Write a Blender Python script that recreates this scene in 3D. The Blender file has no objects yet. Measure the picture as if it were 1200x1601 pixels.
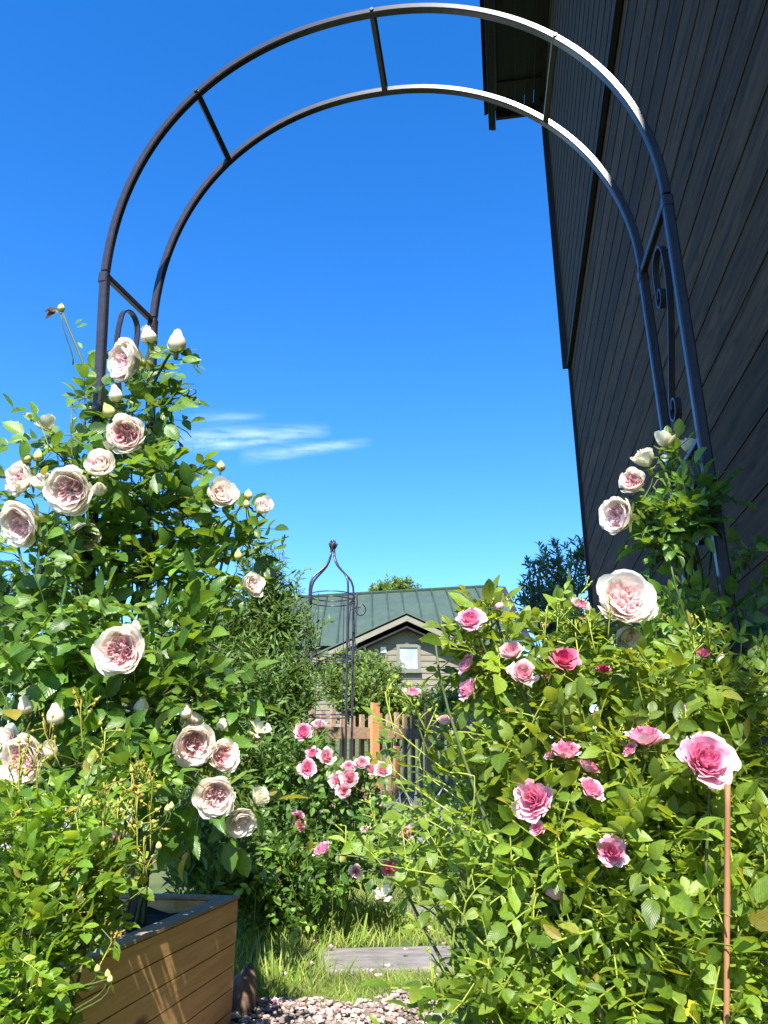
import bpy, math, random
import numpy as np
from mathutils import Vector, Matrix
rad = math.radians
C = bpy.context.scene.collection
RNG = np.random.default_rng(7)
random.seed(7)

# ------------------------------------------------------------------ camera, sky, sun, exposure
EYE = 0.54
PITCH = rad(19.2)
FPX = 1200.0
cam_d = bpy.data.cameras.new('camera')
cam = bpy.data.objects.new('camera', cam_d); C.objects.link(cam)
cam.location = (0, 0, EYE)
cam.rotation_euler = (rad(90) + PITCH, 0, 0)
cam_d.sensor_fit = 'HORIZONTAL'
cam_d.sensor_width = 36.0
cam_d.lens = 36.0 * FPX / 1200.0
cam_d.clip_start = 0.02
cam_d.clip_end = 30000
bpy.context.scene.camera = cam

SUN_EL, SUN_AZ = 46.0, 181.0          # azimuth clockwise from +Y: 180 = straight behind the camera
world = bpy.data.worlds.new("World"); bpy.context.scene.world = world
world.use_nodes = True
wn = world.node_tree.nodes; wl = world.node_tree.links
bg = wn['Background']; bg.inputs['Strength'].default_value = 0.128
sky = wn.new('ShaderNodeTexSky'); sky.sky_type = 'NISHITA'; sky.sun_disc = False
sky.sun_elevation = rad(SUN_EL); sky.sun_rotation = rad(SUN_AZ)
sky.air_density = 1.0; sky.dust_density = 0.0; sky.ozone_density = 3.0; sky.altitude = 300
hs = wn.new('ShaderNodeHueSaturation'); hs.inputs['Saturation'].default_value = 1.35; hs.inputs['Hue'].default_value = 0.509
wl.new(sky.outputs[0], hs.inputs['Color']); wl.new(hs.outputs[0], bg.inputs['Color'])

S_DIR = Vector((math.sin(rad(SUN_AZ)) * math.cos(rad(SUN_EL)), math.cos(rad(SUN_AZ)) * math.cos(rad(SUN_EL)), math.sin(rad(SUN_EL))))
sun_d = bpy.data.lights.new('sun', 'SUN'); sun_d.energy = 4.2; sun_d.angle = rad(0.53); sun_d.color = (1, 0.95, 0.87)
sun = bpy.data.objects.new('sun', sun_d); C.objects.link(sun)
sun.rotation_euler = S_DIR.to_track_quat('Z', 'Y').to_euler()
sun.location = (0, -5, 12)
vs = bpy.context.scene.view_settings
vs.view_transform = 'Standard'; vs.look = 'None'; vs.exposure = 1.52; vs.gamma = 1; vs.use_curve_mapping = False

# ------------------------------------------------------------------ geometry of the place
cP, sP = math.cos(PITCH), math.sin(PITCH)
def P(u, v, Y):
    """point on the line of sight through photo pixel (u, v) at distance Y in front"""
    a = (u - 600) / FPX; b = (800.5 - v) / FPX
    d = np.array([a, cP - b * sP, sP + b * cP])
    p = d * (Y / d[1]); p[2] += EYE
    return p
def pxm(v, Y):
    """metres per photo pixel at distance Y, row v"""
    b = (800.5 - v) / FPX
    return Y / (cP - b * sP) / FPX
YAW = math.atan2(0.1667, 1.058)       # building, planter and arch share this direction
DD = np.array([math.sin(YAW), math.cos(YAW), 0.0])     # along
NN = np.array([math.cos(YAW), -math.sin(YAW), 0.0])    # to the right of it
def sstep(a, b, x):
    t = np.clip((x - a) / (b - a), 0, 1); return t * t * (3 - 2 * t)
def gz(x, y):
    x = np.asarray(x, float); y = np.asarray(y, float)
    return 0.30 * sstep(3.0, 7.5, y) + 1.3 * sstep(8, 22, y) + 0.012 * np.sin(x * 3.1 + 1) * np.cos(y * 2.3) * sstep(2.5, 4, y)

# ------------------------------------------------------------------ helpers
def tag(o, label=None, cat=None, group=None, kind=None):
    if label: o['label'] = label
    if cat: o['category'] = cat
    if group: o['group'] = group
    if kind: o['kind'] = kind
    return o
def empty(name, loc, label=None, cat=None, group=None):
    o = bpy.data.objects.new(name, None); C.objects.link(o)
    o.location = [float(c) for c in loc]; o.empty_display_size = 0.1
    return tag(o, label, cat, group)
class MB:
    """collects faces; build() links them as one mesh object"""
    def __init__(s): s.v = []; s.f = []; s.n = 0; s.uv = []; s.col = []
    def add(s, verts, faces, uv=None, col=None):
        verts = np.asarray(verts, float).reshape(-1, 3)
        s.v.append(verts); s.f += [tuple(int(i) + s.n for i in f) for f in faces]
        s.uv.append(np.zeros((len(verts), 2)) if uv is None else np.asarray(uv, float))
        s.col.append(np.zeros(len(verts)) if col is None else np.asarray(col, float) * np.ones(len(verts)))
        s.n += len(verts)
    def box(s, c, size, ax=None):
        ax = np.eye(3) if ax is None else np.asarray(ax, float)
        h = np.array(size) / 2
        vs_ = [np.array(c) + ax[0] * h[0] * i + ax[1] * h[1] * j + ax[2] * h[2] * k for k in (-1, 1) for j in (-1, 1) for i in (-1, 1)]
        s.add(vs_, [(0, 2, 3, 1), (4, 5, 7, 6), (0, 1, 5, 4), (2, 6, 7, 3), (0, 4, 6, 2), (1, 3, 7, 5)])
    def tube(s, pts, r, n=6, up=None, square=False, cap=True):
        pts = np.asarray(pts, float); m = len(pts)
        r = np.ones(m) * r if np.isscalar(r) else np.asarray(r, float)
        T = np.gradient(pts, axis=0); T /= np.linalg.norm(T, axis=1)[:, None] + 1e-12
        if up is None:
            up = np.array([0.31, 0.2, 0.93]) if abs(T[0][2]) < 0.8 else np.array([0.95, 0.3, 0.1])
        up = np.asarray(up, float)
        A = []; ref = up
        for k in range(m):
            x = np.cross(T[k], ref); x /= np.linalg.norm(x) + 1e-12
            y = np.cross(x, T[k]); A.append((x, y)); ref = y if not square else up
        if square:
            w = np.array([(-1, -.72), (-.72, -1), (.72, -1), (1, -.72), (1, .72), (.72, 1), (-.72, 1), (-1, .72)]); n = 8
        else:
            th = np.arange(n) * 2 * math.pi / n; w = np.stack([np.cos(th), np.sin(th)], 1)
        V = np.concatenate([pts[k] + r[k] * (w[:, :1] * A[k][0] + w[:, 1:] * A[k][1]) for k in range(m)])
        F = []
        for k in range(m - 1):
            for i in range(n):
                j = (i + 1) % n
                F.append((k * n + i, k * n + j, (k + 1) * n + j, (k + 1) * n + i))
        if cap:
            F.append(tuple(range(n - 1, -1, -1))); F.append(tuple((m - 1) * n + i for i in range(n)))
        s.add(V, F)
    def build(s, name, mat, parent=None, smooth=False):
        me = bpy.data.meshes.new(name)
        V = np.concatenate(s.v)
        off = np.zeros(3)
        if parent is not None:
            p = parent; 
            while p is not None: off += np.array(p.location); p = p.parent
        me.from_pydata((V - off).tolist(), [], s.f)
        nl = len(me.loops); li = np.zeros(nl, dtype=np.int32); me.loops.foreach_get('vertex_index', li)
        uvl = me.uv_layers.new(name='UVMap'); uvl.data.foreach_set('uv', np.concatenate(s.uv)[li].ravel())
        at = me.attributes.new('tone', 'FLOAT', 'POINT'); at.data.foreach_set('value', np.concatenate(s.col).astype(np.float32))
        if smooth: me.polygons.foreach_set('use_smooth', np.ones(len(me.polygons), dtype=bool))
        me.materials.append(mat)
        o = bpy.data.objects.new(name, me); C.objects.link(o)
        if parent is not None: o.parent = parent
        return o
def bez(p0, p1, p2, p3, n=10):
    t = np.linspace(0, 1, n)[:, None]
    return (1 - t) ** 3 * p0 + 3 * (1 - t) ** 2 * t * p1 + 3 * (1 - t) * t * t * p2 + t ** 3 * p3
def nrm(v):
    v = np.asarray(v, float); return v / (np.linalg.norm(v) + 1e-12)

# ------------------------------------------------------------------ materials
def newmat(name):
    m = bpy.data.materials.new(name); m.use_nodes = True
    nt = m.node_tree; return m, nt.nodes, nt.links, nt.nodes['Principled BSDF']
def N(nodes, typ, **kw):
    n = nodes.new(typ)
    for k, v in kw.items(): setattr(n, k, v)
    return n
def ramp(nodes, stops):
    r = nodes.new('ShaderNodeValToRGB'); e = r.color_ramp.elements
    while len(e) > 1: e.remove(e[-1])
    e[0].position = stops[0][0]; e[0].color = (*stops[0][1], 1)
    for p, c in stops[1:]:
        x = e.new(p); x.color = (*c, 1)
    return r
def leaf_mat(name, dark, mid, light, rough=0.42, trans=0.35, vein=0.5, spec=0.5, clump=7):
    m, nd, lk, bs = newmat(name)
    geo = N(nd, 'ShaderNodeNewGeometry')
    rp = ramp(nd, [(0, dark), (0.45, mid), (.978, light), (.99, (.30, .25, .045))])
    lk.new(geo.outputs['Random Per Island'], rp.inputs[0])
    uv = N(nd, 'ShaderNodeUVMap'); sx = N(nd, 'ShaderNodeSeparateXYZ'); lk.new(uv.outputs[0], sx.inputs[0])
    ab = N(nd, 'ShaderNodeMath', operation='ABSOLUTE'); lk.new(sx.outputs[0], ab.inputs[0])
    # midrib + slanted side veins
    mr = N(nd, 'ShaderNodeMapRange'); mr.inputs[1].default_value = 0.0; mr.inputs[2].default_value = 0.09; mr.inputs[3].default_value = 1; mr.inputs[4].default_value = 0
    lk.new(ab.outputs[0], mr.inputs[0])
    a2 = N(nd, 'ShaderNodeMath', operation='MULTIPLY_ADD'); a2.inputs[1].default_value = -0.55; lk.new(ab.outputs[0], a2.inputs[0]); lk.new(sx.outputs[1], a2.inputs[2])
    sn = N(nd, 'ShaderNodeMath', operation='MULTIPLY'); sn.inputs[1].default_value = 50; lk.new(a2.outputs[0], sn.inputs[0])
    si = N(nd, 'ShaderNodeMath', operation='SINE'); lk.new(sn.outputs[0], si.inputs[0])
    pw = N(nd, 'ShaderNodeMapRange'); pw.inputs[1].default_value = 0.75; pw.inputs[2].default_value = 1; pw.inputs[3].default_value = 0; pw.inputs[4].default_value = 0.45
    lk.new(si.outputs[0], pw.inputs[0])
    mx = N(nd, 'ShaderNodeMath', operation='MAXIMUM'); lk.new(mr.outputs[0], mx.inputs[0]); lk.new(pw.outputs[0], mx.inputs[1])
    ms = N(nd, 'ShaderNodeMath', operation='MULTIPLY'); ms.inputs[1].default_value = vein; lk.new(mx.outputs[0], ms.inputs[0])
    mix = N(nd, 'ShaderNodeMix', data_type='RGBA'); lk.new(ms.outputs[0], mix.inputs[0]); lk.new(rp.outputs[0], mix.inputs[6])
    mix.inputs[7].default_value = (light[0] * 1.5 + .02, light[1] * 1.35 + .02, light[2] * 1.5, 1)
    tco = N(nd, 'ShaderNodeTexCoord'); cn_ = N(nd, 'ShaderNodeTexNoise'); cn_.inputs['Scale'].default_value = clump; cn_.inputs['Detail'].default_value = 2; lk.new(tco.outputs['Object'], cn_.inputs['Vector'])
    cr_ = N(nd, 'ShaderNodeMapRange'); cr_.inputs[1].default_value = .36; cr_.inputs[2].default_value = .64; cr_.inputs[3].default_value = .62; cr_.inputs[4].default_value = 1.25; lk.new(cn_.outputs[0], cr_.inputs[0])
    sp_ = N(nd, 'ShaderNodeTexNoise'); sp_.inputs['Scale'].default_value = 260; sp_.inputs['Detail'].default_value = 2; lk.new(tco.outputs['Object'], sp_.inputs['Vector'])
    sr_ = N(nd, 'ShaderNodeMapRange'); sr_.inputs[1].default_value = .3; sr_.inputs[2].default_value = .7; sr_.inputs[3].default_value = .85; sr_.inputs[4].default_value = 1.15; lk.new(sp_.outputs[0], sr_.inputs[0])
    mm_ = N(nd, 'ShaderNodeMath', operation='MULTIPLY'); lk.new(cr_.outputs[0], mm_.inputs[0]); lk.new(sr_.outputs[0], mm_.inputs[1])
    cs_ = N(nd, 'ShaderNodeVectorMath', operation='SCALE'); lk.new(mix.outputs[2], cs_.inputs[0]); lk.new(mm_.outputs[0], cs_.inputs['Scale'])
    # paler underside
    bf = N(nd, 'ShaderNodeMath', operation='MULTIPLY'); bf.inputs[1].default_value = 0.35; lk.new(geo.outputs['Backfacing'], bf.inputs[0])
    m2 = N(nd, 'ShaderNodeMix', data_type='RGBA'); lk.new(bf.outputs[0], m2.inputs[0]); lk.new(cs_.outputs[0], m2.inputs[6])
    m2.inputs[7].default_value = (mid[0] * 1.6 + .03, mid[1] * 1.25 + .03, mid[2] * 1.6 + .04, 1)
    lk.new(m2.outputs[2], bs.inputs['Base Color'])
    bs.inputs['Roughness'].default_value = rough; bs.inputs['Specular IOR Level'].default_value = spec
    bp = N(nd, 'ShaderNodeBump'); bp.inputs['Strength'].default_value = 0.2; bp.inputs['Distance'].default_value = 0.0015; lk.new(si.outputs[0], bp.inputs['Height']); lk.new(bp.outputs[0], bs.inputs['Normal'])
    tr = N(nd, 'ShaderNodeBsdfTranslucent')
    tc = N(nd, 'ShaderNodeMix', data_type='RGBA', blend_type='MULTIPLY'); tc.inputs[0].default_value = 1; lk.new(m2.outputs[2], tc.inputs[6]); tc.inputs[7].default_value = (2.6, 2.2, 0.7, 1)
    lk.new(tc.outputs[2], tr.inputs[0])
    ad = N(nd, 'ShaderNodeMixShader'); ad.inputs[0].default_value = trans
    lk.new(bs.outputs[0], ad.inputs[1]); lk.new(tr.outputs[0], ad.inputs[2])
    lk.new(ad.outputs[0], nd['Material Output'].inputs[0])
    return m
def petal_mat(name, stops, trans=0.38, noise_amt=0.25, edge=None):
    m, nd, lk, bs = newmat(name)
    at = N(nd, 'ShaderNodeAttribute', attribute_name='tone')
    tc = N(nd, 'ShaderNodeTexCoord'); nz = N(nd, 'ShaderNodeTexNoise'); nz.inputs['Scale'].default_value = 45; nz.inputs['Detail'].default_value = 3
    lk.new(tc.outputs['Object'], nz.inputs['Vector'])
    geo = N(nd, 'ShaderNodeNewGeometry')
    a = N(nd, 'ShaderNodeMath', operation='MULTIPLY_ADD'); a.inputs[1].default_value = noise_amt; lk.new(nz.outputs[0], a.inputs[0]); lk.new(at.outputs['Fac'], a.inputs[2])
    b = N(nd, 'ShaderNodeMath', operation='MULTIPLY_ADD'); b.inputs[1].default_value = 0.22; lk.new(geo.outputs['Random Per Island'], b.inputs[0]); lk.new(a.outputs[0], b.inputs[2])
    c = N(nd, 'ShaderNodeMath', operation='SUBTRACT'); c.inputs[1].default_value = 0.11 + noise_amt / 2; lk.new(b.outputs[0], c.inputs[0])
    rp = ramp(nd, stops); lk.new(c.outputs[0], rp.inputs[0]); lk.new(rp.outputs[0], bs.inputs['Base Color'])
    bs.inputs['Roughness'].default_value = 0.6; bs.inputs['Specular IOR Level'].default_value = 0.2
    tr = N(nd, 'ShaderNodeBsdfTranslucent'); lk.new(rp.outputs[0], tr.inputs[0])
    ad = N(nd, 'ShaderNodeMixShader'); ad.inputs[0].default_value = trans
    lk.new(bs.outputs[0], ad.inputs[1]); lk.new(tr.outputs[0], ad.inputs[2]); lk.new(ad.outputs[0], nd['Material Output'].inputs[0])
    return m
def noisy(name, c1, c2, scale=8, rough=0.7, stretch=(1, 1, 1), bump=0.3, dist=0.01, detail=6, island=0.0, spec=0.3, coord='Object', metallic=0, lo=.35, hi=.65):
    m, nd, lk, bs = newmat(name)
    tc = N(nd, 'ShaderNodeTexCoord'); mp = N(nd, 'ShaderNodeMapping'); mp.inputs['Scale'].default_value = stretch
    lk.new(tc.outputs[coord], mp.inputs[0])
    nz = N(nd, 'ShaderNodeTexNoise'); nz.inputs['Scale'].default_value = scale; nz.inputs['Detail'].default_value = detail; nz.inputs['Roughness'].default_value = 0.62
    lk.new(mp.outputs[0], nz.inputs['Vector'])
    rp = ramp(nd, [(lo, c1), (hi, c2)]); lk.new(nz.outputs[0], rp.inputs[0])
    out = rp.outputs[0]
    if island:
        geo = N(nd, 'ShaderNodeNewGeometry'); mr = N(nd, 'ShaderNodeMapRange'); mr.inputs[3].default_value = 1 - island; mr.inputs[4].default_value = 1 + island
        lk.new(geo.outputs['Random Per Island'], mr.inputs[0])
        mx = N(nd, 'ShaderNodeVectorMath', operation='SCALE'); lk.new(out, mx.inputs[0]); lk.new(mr.outputs[0], mx.inputs['Scale']); out = mx.outputs[0]
    lk.new(out, bs.inputs['Base Color'])
    bs.inputs['Roughness'].default_value = rough; bs.inputs['Specular IOR Level'].default_value = spec; bs.inputs['Metallic'].default_value = metallic
    bp = N(nd, 'ShaderNodeBump'); bp.inputs['Strength'].default_value = bump; bp.inputs['Distance'].default_value = dist
    lk.new(nz.outputs[0], bp.inputs['Height']); lk.new(bp.outputs[0], bs.inputs['Normal'])
    return m

def wood_mat(name, c1, c2, ck, rot, grain=1.0, rough=0.65, knots=True, island=0.12):
    """wood with grain running along the direction rot (angle about Z of the board)"""
    m, nd, lk, bs = newmat(name)
    tc = N(nd, 'ShaderNodeTexCoord'); mp = N(nd, 'ShaderNodeMapping'); mp.inputs['Rotation'].default_value = (0, 0, rot)
    lk.new(tc.outputs['Object'], mp.inputs[0])
    geo = N(nd, 'ShaderNodeNewGeometry')
    of = N(nd, 'ShaderNodeVectorMath', operation='SCALE'); cb = N(nd, 'ShaderNodeCombineXYZ'); cb.inputs[0].default_value = 13; cb.inputs[1].default_value = 31; cb.inputs[2].default_value = 7
    lk.new(cb.outputs[0], of.inputs[0]); lk.new(geo.outputs['Random Per Island'], of.inputs['Scale'])
    ad = N(nd, 'ShaderNodeVectorMath', operation='ADD'); lk.new(mp.outputs[0], ad.inputs[0]); lk.new(of.outputs[0], ad.inputs[1])
    m2 = N(nd, 'ShaderNodeMapping'); m2.inputs['Scale'].default_value = (14 * grain, 1.1 * grain, 14 * grain); lk.new(ad.outputs[0], m2.inputs[0])
    nz = N(nd, 'ShaderNodeTexNoise'); nz.inputs['Scale'].default_value = 5; nz.inputs['Detail'].default_value = 7; nz.inputs['Roughness'].default_value = .6; nz.inputs['Distortion'].default_value = .6
    lk.new(m2.outputs[0], nz.inputs['Vector'])
    rp = ramp(nd, [(.3, c1), (.7, c2)]); lk.new(nz.outputs[0], rp.inputs[0]); out = rp.outputs[0]
    if knots:
        m3 = N(nd, 'ShaderNodeMapping'); m3.inputs['Scale'].default_value = (.3, 4.0, 9); lk.new(ad.outputs[0], m3.inputs[0])
        vo = N(nd, 'ShaderNodeTexVoronoi'); vo.inputs['Scale'].default_value = 1.0; lk.new(m3.outputs[0], vo.inputs['Vector'])
        kr = N(nd, 'ShaderNodeMapRange'); kr.inputs[1].default_value = 0.07; kr.inputs[2].default_value = 0.17; kr.inputs[3].default_value = 1; kr.inputs[4].default_value = 0
        lk.new(vo.outputs['Distance'], kr.inputs[0])
        mx = N(nd, 'ShaderNodeMix', data_type='RGBA'); lk.new(kr.outputs[0], mx.inputs[0]); lk.new(out, mx.inputs[6]); mx.inputs[7].default_value = (*ck, 1); out = mx.outputs[2]
    mr = N(nd, 'ShaderNodeMapRange'); mr.inputs[3].default_value = 1 - island; mr.inputs[4].default_value = 1 + island
    lk.new(geo.outputs['Random Per Island'], mr.inputs[0])
    sc = N(nd, 'ShaderNodeVectorMath', operation='SCALE'); lk.new(out, sc.inputs[0]); lk.new(mr.outputs[0], sc.inputs['Scale'])
    lk.new(sc.outputs[0], bs.inputs['Base Color']); bs.inputs['Roughness'].default_value = rough; bs.inputs['Specular IOR Level'].default_value = 0.3
    bp = N(nd, 'ShaderNodeBump'); bp.inputs['Strength'].default_value = 0.5; bp.inputs['Distance'].default_value = 0.002
    lk.new(nz.outputs[0], bp.inputs['Height']); lk.new(bp.outputs[0], bs.inputs['Normal'])
    return m

M = {}
M['metal'] = noisy('black_painted_metal', (.024, .021, .026), (.036, .031, .037), 60, rough=.30, bump=.06, dist=.001, spec=.55)
M['rose_leaf'] = leaf_mat('climbing_rose_leaf', (.040, .100, .016), (.080, .180, .026), (.155, .275, .046), rough=.36, trans=.32, vein=.28)
M['lime_leaf'] = leaf_mat('bush_rose_leaf', (.080, .150, .016), (.155, .255, .026), (.250, .345, .048), rough=.4, trans=.4, vein=.12)
M['fresh_leaf'] = leaf_mat('rambler_leaf', (.070, .150, .016), (.135, .255, .024), (.230, .350, .042), rough=.36, trans=.38, vein=.14)
M['willow_leaf'] = leaf_mat('shrub_leaf', (.044, .105, .020), (.080, .165, .028), (.145, .245, .042), rough=.5, trans=.3, vein=.2)
M['far_leaf'] = leaf_mat('far_leaf', (.026, .062, .024), (.045, .098, .034), (.070, .130, .044), rough=.55, trans=.25, vein=0)
M['hedge_leaf'] = leaf_mat('hedge_leaf', (.060, .120, .018), (.105, .180, .026), (.16, .24, .04), rough=.5, trans=.3, vein=0)
M['bronze_leaf'] = leaf_mat('bronze_leaf', (.05, .035, .022), (.08, .045, .026), (.10, .06, .03), rough=.4, trans=.25)
M['cane'] = noisy('green_cane', (.055, .085, .022), (.10, .12, .035), 30, rough=.5, bump=.2, dist=.002)
M['lime_stem'] = noisy('lime_stem', (.20, .27, .035), (.32, .36, .06), 30, rough=.45, bump=.1, dist=.001)
M['red_stem'] = noisy('reddish_stem', (.30, .19, .035), (.30, .36, .06), 18, rough=.5, bump=.1, dist=.001)
M['bark'] = noisy('bark', (.05, .035, .025), (.11, .085, .06), 30, rough=.85, stretch=(1, 1, .2), bump=.8)
M['eden'] = petal_mat('cream_pink_petal', [(0, (.90, .48, .55)), (.2, (.93, .64, .67)), (.42, (.95, .79, .77)), (.6, (.95, .86, .79)), (1, (.96, .93, .84))])
M['cream'] = petal_mat('cream_petal', [(0, (.84, .66, .52)), (.4, (.86, .80, .60)), (1, (.86, .84, .70))])
M['pink'] = petal_mat('pink_petal', [(0, (.80, .24, .42)), (.35, (.87, .38, .54)), (.7, (.91, .55, .67)), (1, (.94, .72, .78))])
M['pale_pink'] = petal_mat('pale_pink_petal', [(0, (.80, .34, .44)), (.5, (.89, .58, .64)), (1, (.93, .82, .81))])
M['deep_pink'] = petal_mat('deep_pink_petal', [(0, (.62, .05, .18)), (.5, (.72, .12, .27)), (1, (.78, .32, .42))])
M['sepal'] = leaf_mat('sepal', (.08, .12, .02), (.12, .17, .03), (.18, .22, .05), vein=.2)
M['bud_green'] = petal_mat('bud_green_yellow', [(0, (.28, .34, .06)), (.5, (.46, .46, .12)), (1, (.72, .68, .34))], trans=.1)
M['planter'] = wood_mat('oiled_pine', (.52, .285, .105), (.70, .43, .19), (.14, .05, .02), YAW, rough=.6)
M['rim'] = wood_mat('sky_sheen_rim', (.24, .185, .125), (.36, .28, .19), (.14, .10, .06), YAW, rough=.85)  # greyer than the boards: sky reflection on the shaded top, painted in
M['soil'] = noisy('dark_soil', (.012, .009, .007), (.045, .032, .022), 22, rough=.95, bump=1, dist=.02)
M['clad'] = wood_mat('black_stained_cladding', (.009, .0058, .0026), (.062, .039, .0175), (.006, .004, .002), YAW, grain=.45, rough=.9, island=.32)
M['clad2'] = wood_mat('black_stained_upper_cladding', (.014, .0105, .0058), (.050, .036, .0185), (.008, .006, .004), YAW, grain=.6, rough=.9, island=.1)
M['soffit'] = wood_mat('black_soffit', (.008, .009, .011), (.018, .019, .022), (.01, .01, .01), YAW, rough=.6, island=.2)
M['siding'] = noisy('grey_siding', (.165, .145, .105), (.215, .19, .14), 4, rough=.8, stretch=(.4, 4, 6), bump=.2, island=.06)
M['fascia'] = noisy('pale_fascia', (.19, .175, .13), (.225, .205, .155), 5, rough=.8, bump=.1)
M['roof'] = noisy('green_metal_roof', (.050, .076, .054), (.066, .095, .068), 2.5, rough=.45, bump=.02, spec=.4)
M['seam'] = noisy('roof_seam', (.032, .052, .038), (.042, .066, .048), 5, rough=.5)
M['darkgap'] = noisy('dark_eave_gable_shade', (.02, .02, .02), (.035, .032, .03), 5, rough=.9)
M['winframe'] = noisy('grey_window_frame', (.13, .14, .10), (.16, .165, .12), 5, rough=.6)
M['fence_new'] = wood_mat('orange_fence_wood', (.50, .22, .08), (.66, .34, .15), (.2, .08, .03), 0, rough=.75, island=.15)
M['fence_old'] = wood_mat('grey_fence_wood', (.26, .16, .095), (.42, .29, .19), (.05, .04, .04), 0, rough=.85, island=.2)
M['slab'] = noisy('grey_slab', (.15, .14, .13), (.26, .24, .225), 12, rough=.85, stretch=(1, 2, 1), bump=.5, dist=.006)
M['grass'] = leaf_mat('grass_blade', (.105, .190, .022), (.18, .28, .036), (.32, .34, .09), rough=.6, trans=.35, vein=0)
M['lav'] = leaf_mat('grey_herb', (.10, .12, .10), (.15, .17, .15), (.20, .20, .22), rough=.7, trans=.2, vein=0)
M['rock'] = noisy('brown_stone', (.12, .075, .05), (.22, .15, .11), 14, rough=.85, bump=.6, dist=.01)
M['bamboo'] = noisy('cane_stake', (.24, .11, .05), (.33, .17, .08), 20, rough=.6, stretch=(1, 1, .3), bump=.3, dist=.002)
M['yellow'] = noisy('yellow_petal', (.75, .55, .02), (.85, .68, .05), 20, rough=.6)
M['plate'] = noisy('cream_plate', (.75, .72, .50), (.8, .77, .55), 20, rough=.6)
M['gravelpath'] = noisy('grey_path', (.30, .29, .28), (.46, .44, .42), 60, rough=.9, bump=.6, dist=.01)
# gravel: pinkish stones, colour per stone
gm, nd, lk, bs = newmat('pink_gravel'); geo = N(nd, 'ShaderNodeNewGeometry'); rp = ramp(nd, [(0, (.13, .10, .085)), (.3, (.28, .20, .17)), (.6, (.38, .29, .25)), (.85, (.50, .42, .37)), (1, (.22, .20, .19))])
nz = N(nd, 'ShaderNodeTexNoise'); nz.inputs['Scale'].default_value = 90; tc = N(nd, 'ShaderNodeTexCoord'); lk.new(tc.outputs['Object'], nz.inputs['Vector'])
mm = N(nd, 'ShaderNodeMath', operation='MULTIPLY_ADD'); mm.inputs[1].default_value = .35; lk.new(nz.outputs[0], mm.inputs[0]); lk.new(geo.outputs['Random Per Island'], mm.inputs[2])
m5 = N(nd, 'ShaderNodeMath', operation='SUBTRACT'); m5.inputs[1].default_value = .17; lk.new(mm.outputs[0], m5.inputs[0])
lk.new(m5.outputs[0], rp.inputs[0]); lk.new(rp.outputs[0], bs.inputs['Base Color']); bs.inputs['Roughness'].default_value = .85
M['gravel'] = gm
# ground: lawn earth with a gravel-coloured zone near the camera
gm, nd, lk, bs = newmat('lawn_ground'); tc = N(nd, 'ShaderNodeTexCoord'); nz = N(nd, 'ShaderNodeTexNoise'); nz.inputs['Scale'].default_value = 3; nz.inputs['Detail'].default_value = 9
lk.new(tc.outputs['Object'], nz.inputs['Vector']); rp = ramp(nd, [(.3, (.035, .055, .014)), (.55, (.075, .105, .022)), (.75, (.14, .135, .05))]); lk.new(nz.outputs[0], rp.inputs[0]); lk.new(rp.outputs[0], bs.inputs['Base Color'])
bs.inputs['Roughness'].default_value = .95; bp = N(nd, 'ShaderNodeBump'); bp.inputs['Strength'].default_value = .8; bp.inputs['Distance'].default_value = .02; lk.new(nz.outputs[0], bp.inputs['Height']); lk.new(bp.outputs[0], bs.inputs['Normal'])
M['ground'] = gm
gm, nd, lk, bs = newmat('window_glass'); bs.inputs['Base Color'].default_value = (.62, .66, .70, 1); bs.inputs['Roughness'].default_value = .08; bs.inputs['Specular IOR Level'].default_value = .8
tc = N(nd, 'ShaderNodeTexCoord'); nz = N(nd, 'ShaderNodeTexNoise'); nz.inputs['Scale'].default_value = 3; lk.new(tc.outputs['Object'], nz.inputs['Vector']); rp = ramp(nd, [(.4, (.28, .32, .36)), (.6, (.45, .47, .5))]); lk.new(nz.outputs[0], rp.inputs[0]); lk.new(rp.outputs[0], bs.inputs['Base Color'])
M['glass'] = gm
# cirrus
gm, nd, lk, bs = newmat('cirrus'); gm.surface_render_method = 'BLENDED'
uv = N(nd, 'ShaderNodeUVMap'); sx = N(nd, 'ShaderNodeSeparateXYZ'); lk.new(uv.outputs[0], sx.inputs[0])
mp = N(nd, 'ShaderNodeMapping'); mp.inputs['Scale'].default_value = (2.2, 5, 1); lk.new(uv.outputs[0], mp.inputs[0])
nz = N(nd, 'ShaderNodeTexNoise'); nz.inputs['Scale'].default_value = .8; nz.inputs['Detail'].default_value = 6; nz.inputs['Roughness'].default_value = .5; nz.inputs['Distortion'].default_value = .3; lk.new(mp.outputs[0], nz.inputs['Vector'])
at = N(nd, 'ShaderNodeAttribute', attribute_name='tone')
mu = N(nd, 'ShaderNodeMapRange'); mu.inputs[1].default_value = .25; mu.inputs[2].default_value = .9; lk.new(nz.outputs[0], mu.inputs[0])
m4 = N(nd, 'ShaderNodeMath', operation='MULTIPLY'); lk.new(mu.outputs[0], m4.inputs[0]); lk.new(at.outputs['Fac'], m4.inputs[1])
df = N(nd, 'ShaderNodeBsdfTranslucent'); df.inputs[0].default_value = (.95, .95, .97, 1); dd = N(nd, 'ShaderNodeBsdfDiffuse'); dd.inputs[0].default_value = (.95, .95, .97, 1)
ads = N(nd, 'ShaderNodeAddShader'); lk.new(df.outputs[0], ads.inputs[0]); lk.new(dd.outputs[0], ads.inputs[1])
tr = N(nd, 'ShaderNodeBsdfTransparent'); mxs = N(nd, 'ShaderNodeMixShader'); lk.new(m4.outputs[0], mxs.inputs[0]); lk.new(tr.outputs[0], mxs.inputs[1]); lk.new(ads.outputs[0], mxs.inputs[2]); lk.new(mxs.outputs[0], nd['Material Output'].inputs[0])
M['cloud'] = gm

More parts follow.
